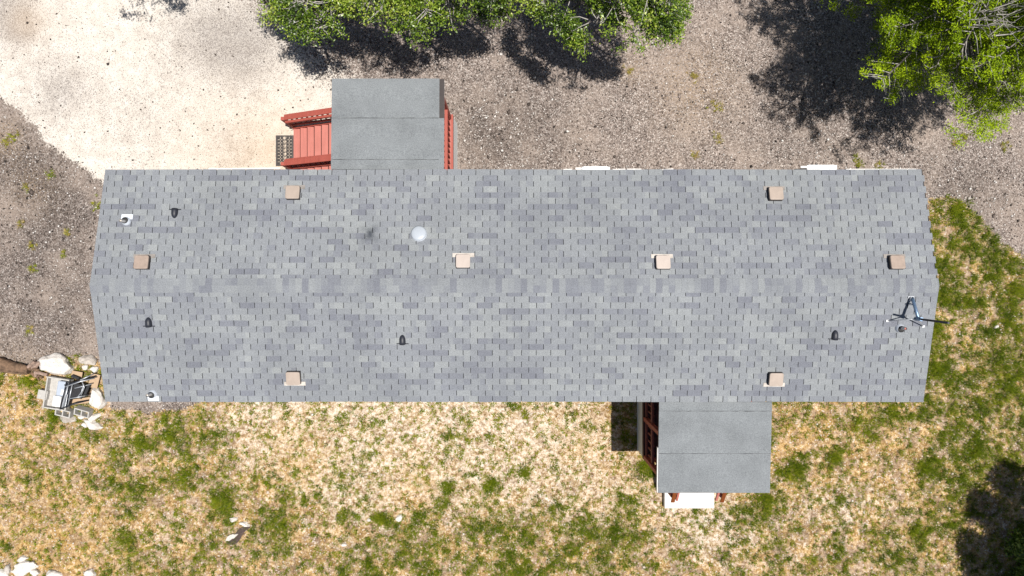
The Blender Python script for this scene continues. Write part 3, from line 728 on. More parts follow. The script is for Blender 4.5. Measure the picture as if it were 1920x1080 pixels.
def board(px0, py0, px1, py1, w, label, h=.03):
    a = at(px0, py0); b2 = at(px1, py1); a.z = g1(a) + h / 2 + .02; b2.z = g1(b2) + h / 2 + .02
    m = MB(); m.beam(a, b2, w, h, .004); tag(m.build('trim_board', M_['pvc']), label, 'board')
board(392, 317.5, 527, 315.5, .035, 'long white board on the pale pad beside the mat')
board(1148, 319.5, 1172, 319, .06, 'short pale board beside the middle air conditioner')
board(1175, 319, 1202, 319, .06, 'pale board second from the middle air conditioner')
board(1206, 322, 1262, 318, .05, 'slanting pale board farthest from the middle air conditioner')
board(1584, 318.3, 1716, 317.8, .03, 'thin pale board on the gravel below the cedar')
board(1056, 320, 1072, 319.5, .07, 'tiny pale board before the middle air conditioner')

# ------------------------------------------------------------------ antenna mount on the roof
J = roof_at(1722, 598, .44); FT = roof_at(1708, 559, .02); A = roof_at(1731, 612, .02); B = roof_at(1664, 601.5, .02)
am = thing('antenna_mount', FT, 'bare blue grey antenna arm with upright black mast on the roof corner', 'antenna mount')
m = MB(); m.tube([FT + Vector((0, 0, .05)), FT + (J - FT) * .12 + Vector((0, 0, .05)), J], .032, 14); arm = m.build('arm', M_['steel'], am)
F = frame(-1)
m = MB(); m.box(FT + Vector((0, .02, .0)), (.13, .05, .03), F, .008); m.box(FT + Vector((0, -.02, .035)), (.075, .09, .05), F, .01); m.tube([FT + Vector((-.075, -.13, .09)), FT + Vector((.06, -.13, .12))], .013, 8); m.build('foot_plate', M_['galv'], am)
top = J + Vector((.0, -.03, .98))
m = MB(); m.tube([J - Vector((0, 0, .09)), J + Vector((0, 0, .0)), top], .021, 12); m.build('mast', M_['dark_steel'], am)
m = MB(); m.tube([J + Vector((0, 0, -.1)), J + Vector((0, 0, .11))], .04, 12); m.build('clamp', M_['steel'], am)
for q_ in (A, B):
    m = MB(); m.tube([J + Vector((0, 0, -.03)), q_], .011, 8); m.build('brace', M_['galv'], am)
    m = MB(); m.box(q_, (.06, .045, .014), F, .004); m.build('brace_foot', M_['white'], am)

# ------------------------------------------------------------------ rocks
def rock(name, px, py, rx, ry, h, label, rotd=0, mat='rock', seed=0, group=None, cat='rock', jag=.22, zoff=0):
    p = at(px, py); k = K0; r_ = random.Random(seed * 31 + 5)
    bm = bmesh.new(); bmesh.ops.create_icosphere(bm, subdivisions=4 if rx > 9 else 3, radius=1.0)
    planes = [(Vector((r_.uniform(-1, 1), r_.uniform(-1, 1), r_.uniform(-.3, .7))).normalized(), r_.uniform(.62, .9)) for _ in range(11)]
    planes.append((Vector((r_.uniform(-.15, .15), r_.uniform(-.15, .15), 1)).normalized(), .62))
    ph = [r_.uniform(0, 9) for _ in range(6)]
    for v in bm.verts:
        c = v.co.copy()
        for n_, d_ in planes:
            e = c.dot(n_) - d_
            if e > 0: c -= n_ * e * .92
        w = 1 + jag * .5 * (math.sin(3.1 * c.x + ph[0]) * math.sin(2.7 * c.y + ph[1]) + .5 * math.sin(7 * c.x + ph[2]) * math.sin(6.3 * c.y + ph[3]) + .35 * math.sin(13 * c.x + ph[4]) * math.sin(11 * c.y + ph[5] + 5 * c.z))
        c = Vector((c.x * w, c.y * w, c.z * (1 + .1 * math.sin(9 * c.x + ph[3]) * math.sin(8 * c.y + ph[4]))))
        v.co = Vector((c.x * rx * k * 1.2, c.y * ry * k * 1.2, c.z * h * 1.3))
    bm.normal_update()
    from mathutils import noise as mn
    for v in bm.verts:
        q_ = v.co * 6 + Vector((seed * 3.7, seed, 0)); n_ = mn.fractal(q_ * 1.0, .9, 2.1, 5); n2 = mn.turbulence(q_ * 2.2, 3, True)
        v.co += v.normal * (n_ * .055 - n2 * .03) * (rx + ry) * k * .45
    m = MB(); m.bm(bm, Matrix.Rotation(R(rotd), 4, 'Z'), (p.x, p.y, g1(p) + h * .22 + zoff))
    return tag(m.build(name, M_[mat]), label, cat, group)
rock('boulder', 108, 681, 31, 17, .22, 'largest white boulder, beside the broken end of the log', -6, seed=1, cat='boulder')
rock('boulder', 186, 746, 13, 20, .20, 'tall oval white boulder against the house corner beside the scrap', 8, seed=2, cat='boulder')
rock('boulder', 166, 674, 15, 10, .13, 'greyish boulder between the largest white boulder and the house', -8, 'rock_grey', 3, cat='boulder')
rock('rock', 180, 692, 8, 6, .10, 'knobbly pale rock above the plywood near the house edge', 20, seed=4)
rock('rock', 162, 689, 6, 5, .07, 'small pale rock under the greyish boulder', 0, seed=5)
rock('rock', 126, 783, 15, 9, .05, 'flat pinkish stone below the concrete block with two holes', -20, 'rock_grey', 6)
rock('rock', 180, 781, 11, 6, .09, 'angular white rock below the right concrete block', 12, seed=7)
rock('rock', 176, 797, 16, 8, .10, 'long white rock lowest of the rubble by the corner', -22, seed=8)
rock('rock', 160, 796, 6, 5, .07, 'round white rock at the left tip of the long rock', 0, seed=9)
rock('rock', 154, 782, 6, 4, .05, 'small white stone between flat stone and angular rock', -20, seed=10)
rock('rock', 53, 703, 5, 4, .05, 'ochre stone nearer the log of the two', 0, 'ochre', 11)
rock('rock', 63, 710, 6, 4, .05, 'ochre stone farther from the log of the two', 0, 'ochre', 12)
rock('rock', 47, 1066, 24, 13, .12, 'broad white ledge rock with a weed in the lower left corner', 10, seed=13, jag=.4)
rock('rock', 4, 1075, 12, 8, .1, 'white rock cut by the lower left corner of the frame', 0, seed=14)
rock('rock', 104, 1076, 14, 7, .1, 'white rock right of the broad ledge rock at the bottom', 0, seed=15)
rock('rock', 171, 1073, 10, 8, .1, 'pointed white rock at the bottom edge, farthest from the corner', 30, seed=16, jag=.4)
rock('rock', 43, 1047, 10, 5, .06, 'low pale rock just above the broad ledge rock', 15, seed=17, jag=.4)
rock('rock', 16, 1066, 7, 8, .07, 'pinkish grey rock left of the broad ledge rock', 15, 'rock_grey', 20, jag=.4)
rock('rock', 67, 1072, 9, 7, .10, 'stubby white rock between the ledge rock and its right neighbour', -15, seed=26, jag=.4)
rock('rock', 434, 1006, 12, 5, .07, 'jagged white stone left of the dark brown patch', 35, seed=18, jag=.5)
rock('rock', 459, 983, 11, 4, .06, 'white stone above the dark brown patch', -8, seed=19, jag=.5)
rock('rock', 438, 974, 8, 5, .05, 'white stone farthest above the dark brown patch', 12, seed=21, jag=.5)
rock('rock', 748, 971, 6, 6, .06, 'white stone right of a round weed in mid lawn', 20, seed=22)
rock('rock', 692, 975, 4, 3, .04, 'white stone left of a round weed in mid lawn', 20, seed=23)
rock('rock', 645, 1021, 5, 3, .04, 'pale stone nearest the bottom in the left middle lawn', 10, seed=24)
rock('rock', 1868, 612, 5, 3, .05, 'white stone in the green strip right of the house', 10, seed=25)
# flat dark brown patch lying among the white stones
pts = [(424, 1019), (432, 1010), (441, 1001), (446, 993), (455, 988), (466, 986), (470, 989), (462, 994), (456, 1000), (452, 1009), (446, 1017), (436, 1022)]
m = MB(); vs = []
for i, (x, y) in enumerate(pts):
    p = at(x, y); vs.append((p.x, p.y, g1(p) + .012))
n = len(vs); c = np.mean(np.array(vs), 0)
up_ = [(v[0], v[1], v[2] + .006) for v in vs]; ce = (c[0], c[1], c[2] + .025)
m.add(vs + up_ + [ce], [(i, (i + 1) % n, n + (i + 1) % n, n + i) for i in range(n)] + [(n + i, n + (i + 1) % n, 2 * n) for i in range(n)])
tag(m.build('scrap', M_['soil']), 'dark brown patch lying among white stones in the lawn', 'scrap')

# ------------------------------------------------------------------ log with a splintered root end
def gp(px, py, z): p = at(px, py, z); return Vector((p.x, p.y, z + g1(p)))
def LOGM(m, pts):
    lp = [np.array(gp(x, y, .11)) for x, y in pts]; lr = [.16, .155, .145, .135, .12, .08]; fine = []; fr = []
    for i in range(5):
        for k in range(9):
            fine.append(lp[i] + (lp[i + 1] - lp[i]) * k / 9 + np.array([0, .012 * math.sin(i * 3 + k * .7), 0])); fr.append((lr[i] + (lr[i + 1] - lr[i]) * k / 9) * (1 + .05 * math.sin(k * 1.9 + i)))
    v0 = len(m.v); m.tube(fine, fr, 26)
    for i in range(v0, len(m.v)):
        k = (i - v0) % 26; j = (i - v0) // 26; c0 = fine[j]
        f_ = 1 + .26 * (vnoise(np.array([k * 1.1]), np.array([j * .13]), 3)[0] - .5) + .16 * (vnoise(np.array([k * .5]), np.array([j * .5]), 8)[0] - .5)
        m.v[i] = tuple(c0 + (np.array(m.v[i]) - c0) * f_)
lg = thing('fallen_log', at(30, 690), 'weathered brown log with a splintered end beside the largest boulder', 'log')
m = MB()
pts = [(-60, 668), (-20, 677), (5, 683), (25, 688), (42, 692), (56, 695)]
LOGM(m, pts); m.tube([gp(-20, 690, .05), gp(20, 697, .05), gp(52, 702, .04)], [.06, .05, .02], 7)
m.build('trunk', M_['bark'], lg)
M_['split'] = plain('split_pinkish_wood', (0.30, 0.21, 0.165), 0.95, 0.4, 16, bump=0.8)
for a_, b_, r0, r1, mm in (((50, 692, .12), (66, 677, .13), .055, .05, 'split'), ((61, 690, .14), (76, 679, .17), .06, .05, 'split'), ((66, 698, .1), (90, 702.5, .09), .05, .05, 'split'), ((58, 698, .08), (68, 708, .05), .05, .025, 'bark'), ((54, 690, .1), (72, 694, .2), .06, .04, 'bark'), ((64, 700, .06), (74, 713, .03), .04, .02, 'bark'), ((66, 696, .1), (67, 706, .12), .035, .03, 'split'), ((70, 704, .05), (80, 708, .06), .04, .03, 'bark')):
    m = MB(); A_ = gp(*a_); B_ = gp(*b_); n_ = 7
    pp = [A_ + (B_ - A_) * (i / n_) + Vector((random.uniform(-.008, .008), random.uniform(-.008, .008), 0)) for i in range(n_ + 1)]
    m.tube(pp, [(r0 + (r1 - r0) * i / n_) * random.uniform(.8, 1.15) for i in range(n_ + 1)], 7, False); m.build('root_stub', M_[mm], lg)

# ------------------------------------------------------------------ scrap heap at the house corner
def block_mesh(holes=True):
    xs = [-.195, -.165, -.015, .015, .165, .195]; ys = [-.095, -.065, .065, .095]; h = .19
    m = MB()
    for i in range(5):
        for j in range(3):
            if holes and i in (1, 3) and j == 1:
                x0, x1, y0, y1 = xs[i], xs[i + 1], ys[j], ys[j + 1]
                m.add([(x0, y0, 0), (x1, y0, 0), (x1, y1, 0), (x0, y1, 0), (x0, y0, h), (x1, y0, h), (x1, y1, h), (x0, y1, h)], [(0, 4, 5, 1), (1, 5, 6, 2), (2, 6, 7, 3), (3, 7, 4, 0)])
            else:
                m.add([(xs[i], ys[j], h), (xs[i + 1], ys[j], h), (xs[i + 1], ys[j + 1], h), (xs[i], ys[j + 1], h)], [(0, 1, 2, 3)])
    a, b2 = .195, .095
    m.add([(-a, -b2, 0), (a, -b2, 0), (a, b2, 0), (-a, b2, 0), (-a, -b2, h), (a, -b2, h), (a, b2, h), (-a, b2, h)], [(0, 1, 5, 4), (1, 2, 6, 5), (2, 3, 7, 6), (3, 0, 4, 7)])
    return m
bk = local_build(block_mesh(), 'concrete_block', M_['concrete']); bk2 = local_build(block_mesh(False), 'concrete_block', M_['concrete'])
G_ = 'concrete blocks at the house corner'
def put_block(o, px, py, rz, rx=0, z=0, label=''):
    p = at(px, py); o.location = (p.x, p.y, g1(p) + z); o.rotation_euler = (R(rx), 0, R(rz)); tag(o, label, 'block', G_)
put_block(bk, 127, 770, -14, 10, .0, 'hollow concrete block half under the metal frame, holes upward')
o = bk.copy(); COL.objects.link(o); put_block(o, 162, 769, -16, 14, .0, 'hollow concrete block between the metal frame and the oval boulder')
put_block(bk2, 89, 738, -12, 0, .0, 'solid looking concrete block standing left of the pale tray'); bk2.scale = (.62, 1.2, 1)
# pale tray (open shallow box)
tp = at(116, 736); tz = g1(tp) + .02; RT = Matrix.Rotation(R(-9), 3, 'Z')
m = MB()
def tl(x, y, z): return Vector((tp.x, tp.y, tz + z)) + RT @ Vector((x, y, 0))
m.box(tl(0, 0, .06), (.56, .76, .02), RT)
for dx, dy, sx, sy in ((-.28, 0, .035, .80), (.28, 0, .035, .80), (0, .385, .524, .035), (0, -.385, .524, .035)): m.box(tl(dx, dy, .12), (sx, sy, .16), RT, .006)
tag(m.build('tray', M_['concrete']), 'pale rectangular open tray under the scrap at the house corner', 'tray')
m = MB(); pb = at(114.5, 729, .3)
m.box((pb.x, pb.y, tz + .17), (.235, .38, .2), RT, .03)
r0 = thing('metal_canister', (pb.x, pb.y, tz + .07), 'pale blue grey metal box lying in the tray', 'box')
m.build('body', M_['bluebox'], r0)
m = MB(); m.box(Vector((pb.x, pb.y, tz + .275)) + RT @ Vector((.05, -.08, 0)), (.07, .14, .02), RT, .006); m.build('lid', M_['white'], r0)
m = MB(); pb = at(108, 752, .2); m.box((pb.x, pb.y, tz + .15), (.20, .27, .13), RT, .01); tag(m.build('white_box', M_['white']), 'white box in the lower corner of the tray', 'box')
# folded metal chair: tube frame with black seat
cr = thing('folded_chair', at(128, 742), 'folded metal tube chair with black seat lying across the tray', 'chair')
def T(pts, r, mat, nm, par): m = MB(); m.tube([at(x, y, z) for x, y, z in pts], r, 8); return m.build(nm, M_[mat], par)
for pts, mat in (([(125, 716, .42), (113, 767, .34)], 'dark_steel'), ([(129, 718, .44), (118, 766, .36)], 'galv'), ([(133, 719, .42), (124, 764, .34)], 'dark_steel'), ([(136, 719, .40), (127, 762, .33)], 'galv'),
                 ([(121, 722, .45), (150, 714, .42), (176, 707, .30)], 'dark_steel'), ([(123, 725, .47), (152, 715, .44), (178, 709, .28)], 'galv'), ([(150, 713, .44), (176, 701, .28)], 'galv'), ([(112, 767, .38), (140, 757, .33), (168, 750, .15)], 'dark_steel'),
                 ([(128, 748, .40), (150, 744, .36), (160, 742, .28)], 'galv'), ([(157, 720, .38), (153, 735, .40), (146, 744, .36)], 'galv'), ([(140, 728, .38), (172, 720, .25)], 'galv'), ([(172, 740, .2), (148, 743, .3)], 'dark_steel'), ([(154, 716, .4), (158, 726, .38), (152, 741, .36)], 'galv')):
    T(pts, .014 if mat == 'galv' else .017, mat, 'tube', cr)
m = MB(); pb = at(143, 733, .3); m.box((pb.x, pb.y, .31), (.34, .36, .03), RT @ Matrix.Rotation(R(7), 3, 'Y'), .01); m.build('seat', M_['blackcloth'], cr)
m = MB(); pb = at(161, 733, .2); m.box((pb.x, pb.y, .24), (.12, .34, .03), Matrix.Rotation(R(-24), 3, 'Z') @ Matrix.Rotation(R(25), 3, 'Y'), .01); m.build('backrest', M_['blackcloth'], cr)
m = MB(); pb = at(119.5, 742, .42); m.box((pb.x, pb.y, .345), (.10, .64, .02), RT, .005); m.build('side_panel', M_['galv'], cr)
def plank(px, py, w, l, rz, z, label, tx=0):
    p = at(px, py, z); m = MB(); m.box((p.x, p.y, z + g1(p)), (w, l, .018), Matrix.Rotation(R(rz), 3, 'Z') @ Matrix.Rotation(R(tx), 3, 'X'), .002); tag(m.build('plywood_sheet', M_['ply']), label, 'plywood')
plank(177, 714, .24, .36, -14, .10, 'tan plywood sheet against the house edge above the oval boulder')
plank(145, 701, .27, .13, -10, .12, 'small tan plywood piece under the largest boulder')
plank(150, 752, .55, .14, 8, .12, 'long tan plywood strip between the chair and the concrete blocks')
m = MB(); pb = at(142, 707, .2); m.box((pb.x, pb.y, .18), (.2, .07, .12), Matrix.Rotation(R(-20), 3, 'Z'), .008); tag(m.build('black_bin', M_['blackcloth']), 'small black box by the chair next to the small plywood piece', 'box')

# ------------------------------------------------------------------ drone that carries the camera (its shadow falls on the roof)
dr = thing('camera_drone', (0, 0, CAM_Z + .10), 'grey quadcopter drone hovering over the roof', 'drone')
m = MB(); m.box((0, 0, CAM_Z + .13), (.085, .18, .06), None, .025); m.build('body', M_['drone'], dr)
for sx in (-1, 1):
    for sy in (-1, 1):
        e = Vector((sx * .115, sy * .105, CAM_Z + .15))
        m = MB(); m.tube([(sx * .04, sy * .08, CAM_Z + .13), e], .011, 8); m.tube([e - Vector((0, 0, .015)), e + Vector((0, 0, .03))], .016, 10); ar = m.build('arm', M_['drone'], dr)
        m = MB(); m.box(e + Vector((0, 0, .034)), (.17, .016, .003), Matrix.Rotation(R(35 + 50 * sx * sy), 3, 'Z')); m.build('propeller', M_['navy'], ar)

# ------------------------------------------------------------------ vegetation
def rand_dirs(n):
    v = rng.normal(size=(n, 3)); return v / np.linalg.norm(v, axis=1, keepdims=True)
def leaves(centres, tone, k, spread, L, Wd, upb=.6, flat=1.0):
    """k small four-point leaves around every centre"""
    n = len(centres) * k
    c = np.repeat(centres, k, 0) + rng.normal(size=(n, 3)) * np.array([spread, spread, spread * flat])
    ax = rand_dirs(n); ax[:, 2] *= .6; ax /= np.linalg.norm(ax, axis=1, keepdims=True)
    nm = rand_dirs(n); nm[:, 2] = np.abs(nm[:, 2]) + upb
    sd = np.cross(ax, nm); sd /= np.linalg.norm(sd, axis=1, keepdims=True) + 1e-9
    l = (L * rng.uniform(.65, 1.3, n))[:, None]; w = (Wd * rng.uniform(.7, 1.25, n))[:, None]
    bow = np.cross(sd, ax) * l * .12
    v = np.stack([c - ax * l * .5, c + sd * w * .5 + bow, c + ax * l * .5, c - sd * w * .5 + bow], 1)
    t = np.clip(np.repeat(tone, k) + rng.normal(size=n) * .18, 0, 1)
    return v.reshape(-1, 3), t
def limb_pts(a, b, sag=.15, n=5):
    a = np.array(a, float); b = np.array(b, float); out = []
    off = rng.normal(size=3) * np.linalg.norm(b - a) * .09
    for i in range(n):
        t = i / (n - 1); p = a + (b - a) * t + off * math.sin(math.pi * t); p[2] += sag * math.sin(math.pi * t) * np.linalg.norm(b - a) * .4; out.append(tuple(p))
    return out
def oak(name, base, fork, lobes, label, dens=1.0, leaf=(.058, .030), mat='oak', cat='tree', k=20, group=None):
    root = thing(name, (base[0], base[1], 0), label, cat, group)
    tr = MB(); tr.tube(limb_pts((base[0], base[1], -.1), fork, 0), [.16, .14, .125, .11, .10], 9)
    tw = MB(); cents = []; tones = []
    for (p, r) in lobes:
        p = np.array(p); tr.tube(limb_pts(fork, p - np.array([0, 0, r * .25]), .1), [.075, .06, .05, .038, .022], 7)
        n = int(260 * dens * r * r * 1.35 / .5)
        d = rand_dirs(n); rr = rng.uniform(.25, 1, n) ** .55
        c = p + d * rr[:, None] * r * np.array([1, 1, .72])
        keep = fbm(c[:, 0] + c[:, 2] * .7, c[:, 1] - c[:, 2] * .4, 2.7, 71, 2) + rng.uniform(-.05, .05, n) > .555
        c = c[keep]
        lt = fbm(c[:, 0], c[:, 1], 1.6, 91, 2)
        cents.append(c); tones.append(.12 + .75 * lt + rng.normal(size=len(c)) * .13)
        for q in c[rng.random(len(c)) < .30]:
            s_ = p + (q - p) * .25 + rng.normal(size=3) * .05
            e_ = q + (q - p) / (np.linalg.norm(q - p) + 1e-6) * .05
            tw.tube(limb_pts(s_, e_, .05, 3), [.012, .008, .0035], 4, True, False)
    tr.build('trunk', M_['tree_bark'], root); tw.build('branches', M_['twig'], root)
    c = np.concatenate(cents); t = np.concatenate(tones)
    v, tt = leaves(c, t, k, .062, leaf[0], leaf[1])
    big_mesh('crown', v, 4, [(0, 1, 2, 3)], M_[mat], tt, root)
    return root
def lb(L): return [(tuple(at(px, py, z)), r) for px, py, z, r in L]
OG = 'oaks along the top edge'
oak('oak_tree', (-4.6, 7.2), (-4.5, 6.7, 2.2), lb([(482, 2, 3.0, .40), (515, 4, 3.1, .52), (560, 22, 3.3, .62), (598, 45, 3.3, .46), (622, 28, 3.5, .50), (575, 0, 3.7, .6), (640, -10, 3.5, .6), (500, -40, 3.2, .7), (580, -90, 3.9, 1.2), (560, -230, 4.6, 1.7)]),
    'leafy oak at the top edge left of the porch roof, nearest the pale pad', group=None)
oak('oak_tree', (-1.9, 7.4), (-1.9, 6.8, 2.4), lb([(700, 6, 3.6, .5), (745, 20, 3.6, .46), (778, 46, 3.3, .42), (800, 10, 3.9, .55), (845, 8, 3.6, .5), (890, 6, 3.3, .5), (922, 22, 2.9, .42), (720, -60, 4.2, 1.1), (830, -80, 4.4, 1.2), (920, -50, 3.8, .8), (955, 2, 3.0, .4), (790, -240, 5.0, 1.9)]),
    'middle oak at the top edge straight above the porch roof', group=None)
oak('oak_tree', (2.0, 7.5), (2.0, 6.9, 2.5), lb([(1025, 8, 3.1, .42), (1060, 28, 3.4, .5), (1092, 62, 3.3, .44), (1120, 40, 3.8, .55), (1160, 62, 3.7, .42), (1195, 40, 4.0, .6), (1235, 42, 3.9, .48), (1258, 12, 3.8, .5), (1150, 0, 4.3, .7), (1080, -40, 3.9, .8), (1200, -70, 4.6, 1.3), (1262, 62, 3.5, .2), (1150, -240, 5.2, 1.9)]),
    'widest oak at the top edge right of the porch roof', group=None)
oak('oak_tree', (-8.7, 8.6), (-8.7, 8.4, 2.2), [((-8.9, 7.55, 3.4), .95), ((-8.1, 7.6, 3.5), .9), ((-9.3, 8.8, 3.9), 1.2), ((-8.0, 9.0, 4.1), 1.2)], 'oak beyond the top left edge throwing shade on the pale pad')
oak('oak_tree', (13.9, -6.8), (13.8, -6.7, 2.0), [((13.0, -6.1, 3.2), .95), ((12.95, -7.2, 3.2), .95), ((13.9, -5.9, 3.6), 1.0), ((14.2, -6.9, 4.0), 1.4), ((13.6, -7.9, 3.4), 1.2), ((13.3, -6.7, 3.9), .9), ((12.75, -6.7, 2.9), .8), ((13.4, -5.35, 3.4), .7), ((13.0, -8.0, 2.9), .9)], 'oak beyond the lower right corner shading the lawn', dens=2.2)

def shrub(px, py, r, h, label, mat='oak', name='shrub', n=60, leaf=(.07, .04)):
    p = at(px, py); z0 = g1(p); root = thing(name, (p.x, p.y, z0), label, 'shrub')
    d = rand_dirs(n); d[:, 2] = np.abs(d[:, 2]); rr = rng.uniform(.3, 1, n)[:, None]
    c = np.array([p.x, p.y, z0]) + d * rr * np.array([r, r, h])
    st = MB()
    for q in c[::3]: st.tube(limb_pts((p.x, p.y, z0 - .02), q, .1, 3), [.012, .008, .004], 5)
    st.build('stems', M_['tree_bark'], root)
    v, t = leaves(c, rng.uniform(.3, .9, n), 22, .06, *leaf); big_mesh('foliage', v, 4, [(0, 1, 2, 3)], M_[mat], t, root)
shrub(1908, 1020, .38, .6, 'dark leafy shrub in the shade at the lower right corner', n=70)
shrub(1915, 1068, .34, .5, 'low shrub at the very lower right corner in shade', n=60)

def juniper(base, h, label):
    global rng
    keep_rng = rng; rng = np.random.default_rng(21)
    root = thing('cedar_tree', (base[0], base[1], 0), label, 'tree')
    tr = MB(); tops = []
    trunk = limb_pts((base[0], base[1], -.1), (base[0] + .1, base[1] - .1, h * .95), 0, 8); tr.tube(trunk, [.17, .155, .14, .12, .095, .07, .045, .02], 9)
    cents = []; tones = []; tw = MB()
    N = 135
    for i in range(N):
        f = .42 + .56 * (i + .5) / N; z = h * f; az = i * 2.39996 + rng.uniform(-.3, .3)
        reach = 3.55 * math.sqrt(max(0.03, 1 - ((f - .60) / .44) ** 2)) * rng.uniform(.72, 1.08)
        ti = f * 7 * .95; k0 = int(min(6, ti)); b0 = np.array(trunk[k0]) + (np.array(trunk[k0 + 1]) - np.array(trunk[k0])) * (ti - k0)
        d = np.array([math.cos(az), math.sin(az), 0]); end = b0 + d * reach + np.array([0, 0, .55 * reach * (.25 + .3 * rng.random()) + .25 * (f - .4)])
        pts = limb_pts(b0, end, .06, 6); tr.tube(pts, [.035, .028, .022, .017, .012, .006], 5, True, False)
        P = np.array(pts); tone_b = .30 + .5 * rng.random()
        nl = int(4 + reach * 4.6)
        for j in range(nl):
            t = .12 + .88 * (j + rng.random()) / nl; u = t * 5; a0 = int(min(4, u)); q = P[a0] + (P[a0 + 1] - P[a0]) * (u - a0)
            sgn = 1 if j % 2 else -1; ll = (.62 * (1.15 - t) + .12) * rng.uniform(.6, 1.2)
            perp = np.array([-d[1], d[0], 0]) * sgn; e = q + (perp * .8 + d * .75) * ll + np.array([0, 0, rng.uniform(-.02, .16)])
            tw.tube([tuple(q), tuple((q + e) / 2 + rng.normal(size=3) * .02), tuple(e)], [.010, .007, .003], 4, True, False)
            m_ = int(1 + ll * 4.2)
            for s_ in range(m_):
                w = .35 + .7 * (s_ + rng.random() * .6) / m_
                cents.append(q + (e - q) * w + rng.normal(size=3) * .03); tones.append(tone_b + .25 * (w - .5) + .12 * (t - .5) + rng.normal() * .06)
    # bare grey dead sprays near the top
    for i in range(20):
        a = rng.uniform(0, 2 * math.pi); s_ = np.array([base[0] - 1.5, base[1] - .85, h * .74]) + rng.normal(size=3) * .12; e = s_ + np.array([math.cos(a) * .5, math.sin(a) * .42 + .08, .45]) * rng.uniform(.5, 1.2)
        tw.tube(limb_pts(s_, e, .05, 4), [.014, .010, .007, .003], 4, True, False)
        for _ in range(3):
            e2 = e + rng.normal(size=3) * .16; tw.tube([tuple(s_ + (e - s_) * .6), tuple(e2)], [.006, .003], 4, True, False)
    tr.build('trunk', M_['tree_bark'], root); tw.build('branches', M_['twig'], root)
    c = np.array(cents); t = np.array(tones)
    kp = fbm(c[:, 0] + .5 * c[:, 2], c[:, 1] - .3 * c[:, 2], 1.9, 717, 2) + rng.uniform(-.06, .06, len(c)) > .345; c = c[kp]; t = t[kp]
    v, tt = leaves(c, t, 74, .060, .052, .018, .7, .7)
    big_mesh('crown', v, 4, [(0, 1, 2, 3)], M_['juniper'], tt, root); rng = keep_rng
juniper((9.9, 5.75), 7.3, 'bright yellow green cedar with bare grey twigs in the upper right corner')

# ------------------------------------------------------------------ grass, gravel and limestone chips
def in_house(x, y): return (x > X0 + .2) & (x < X1 - .2) & (np.abs(y - YC) < 2.25)
def blocked(x, y):
    b = in_house(x, y)
    b |= (x > 3.2) & (x < 5.5) & (y < -2) & (y > -4.15); b |= (x > 3.85) & (x < 5.15) & (y < -4.1) & (y > -5.6)
    b |= (x > -5.6) & (x < -1.4) & (y > 2) & (y < 4.2)
    return b
WEEDS = [(98, 327, 8, .3), (182, 385, 10, .35), (65, 505, 7, .4), (120, 475, 5, .45), (62, 460, 8, .5), (50, 350, 6, .4), (42, 420, 6, .5), (125, 435, 6, .55), (55, 620, 8, .5), (1300, 145, 10, .55), (1340, 200, 12, .55), (1605, 300, 8, .35), (1650, 312, 8, .45), (1810, 255, 8, .45), (1885, 275, 8, .45), (1790, 270, 6, .6), (1180, 135, 8, .6), (1345, 260, 8, .55), (1305, 290, 7, .6), (1610, 310, 6, .4), (10, 270, 9, .5), (30, 255, 8, .4)]
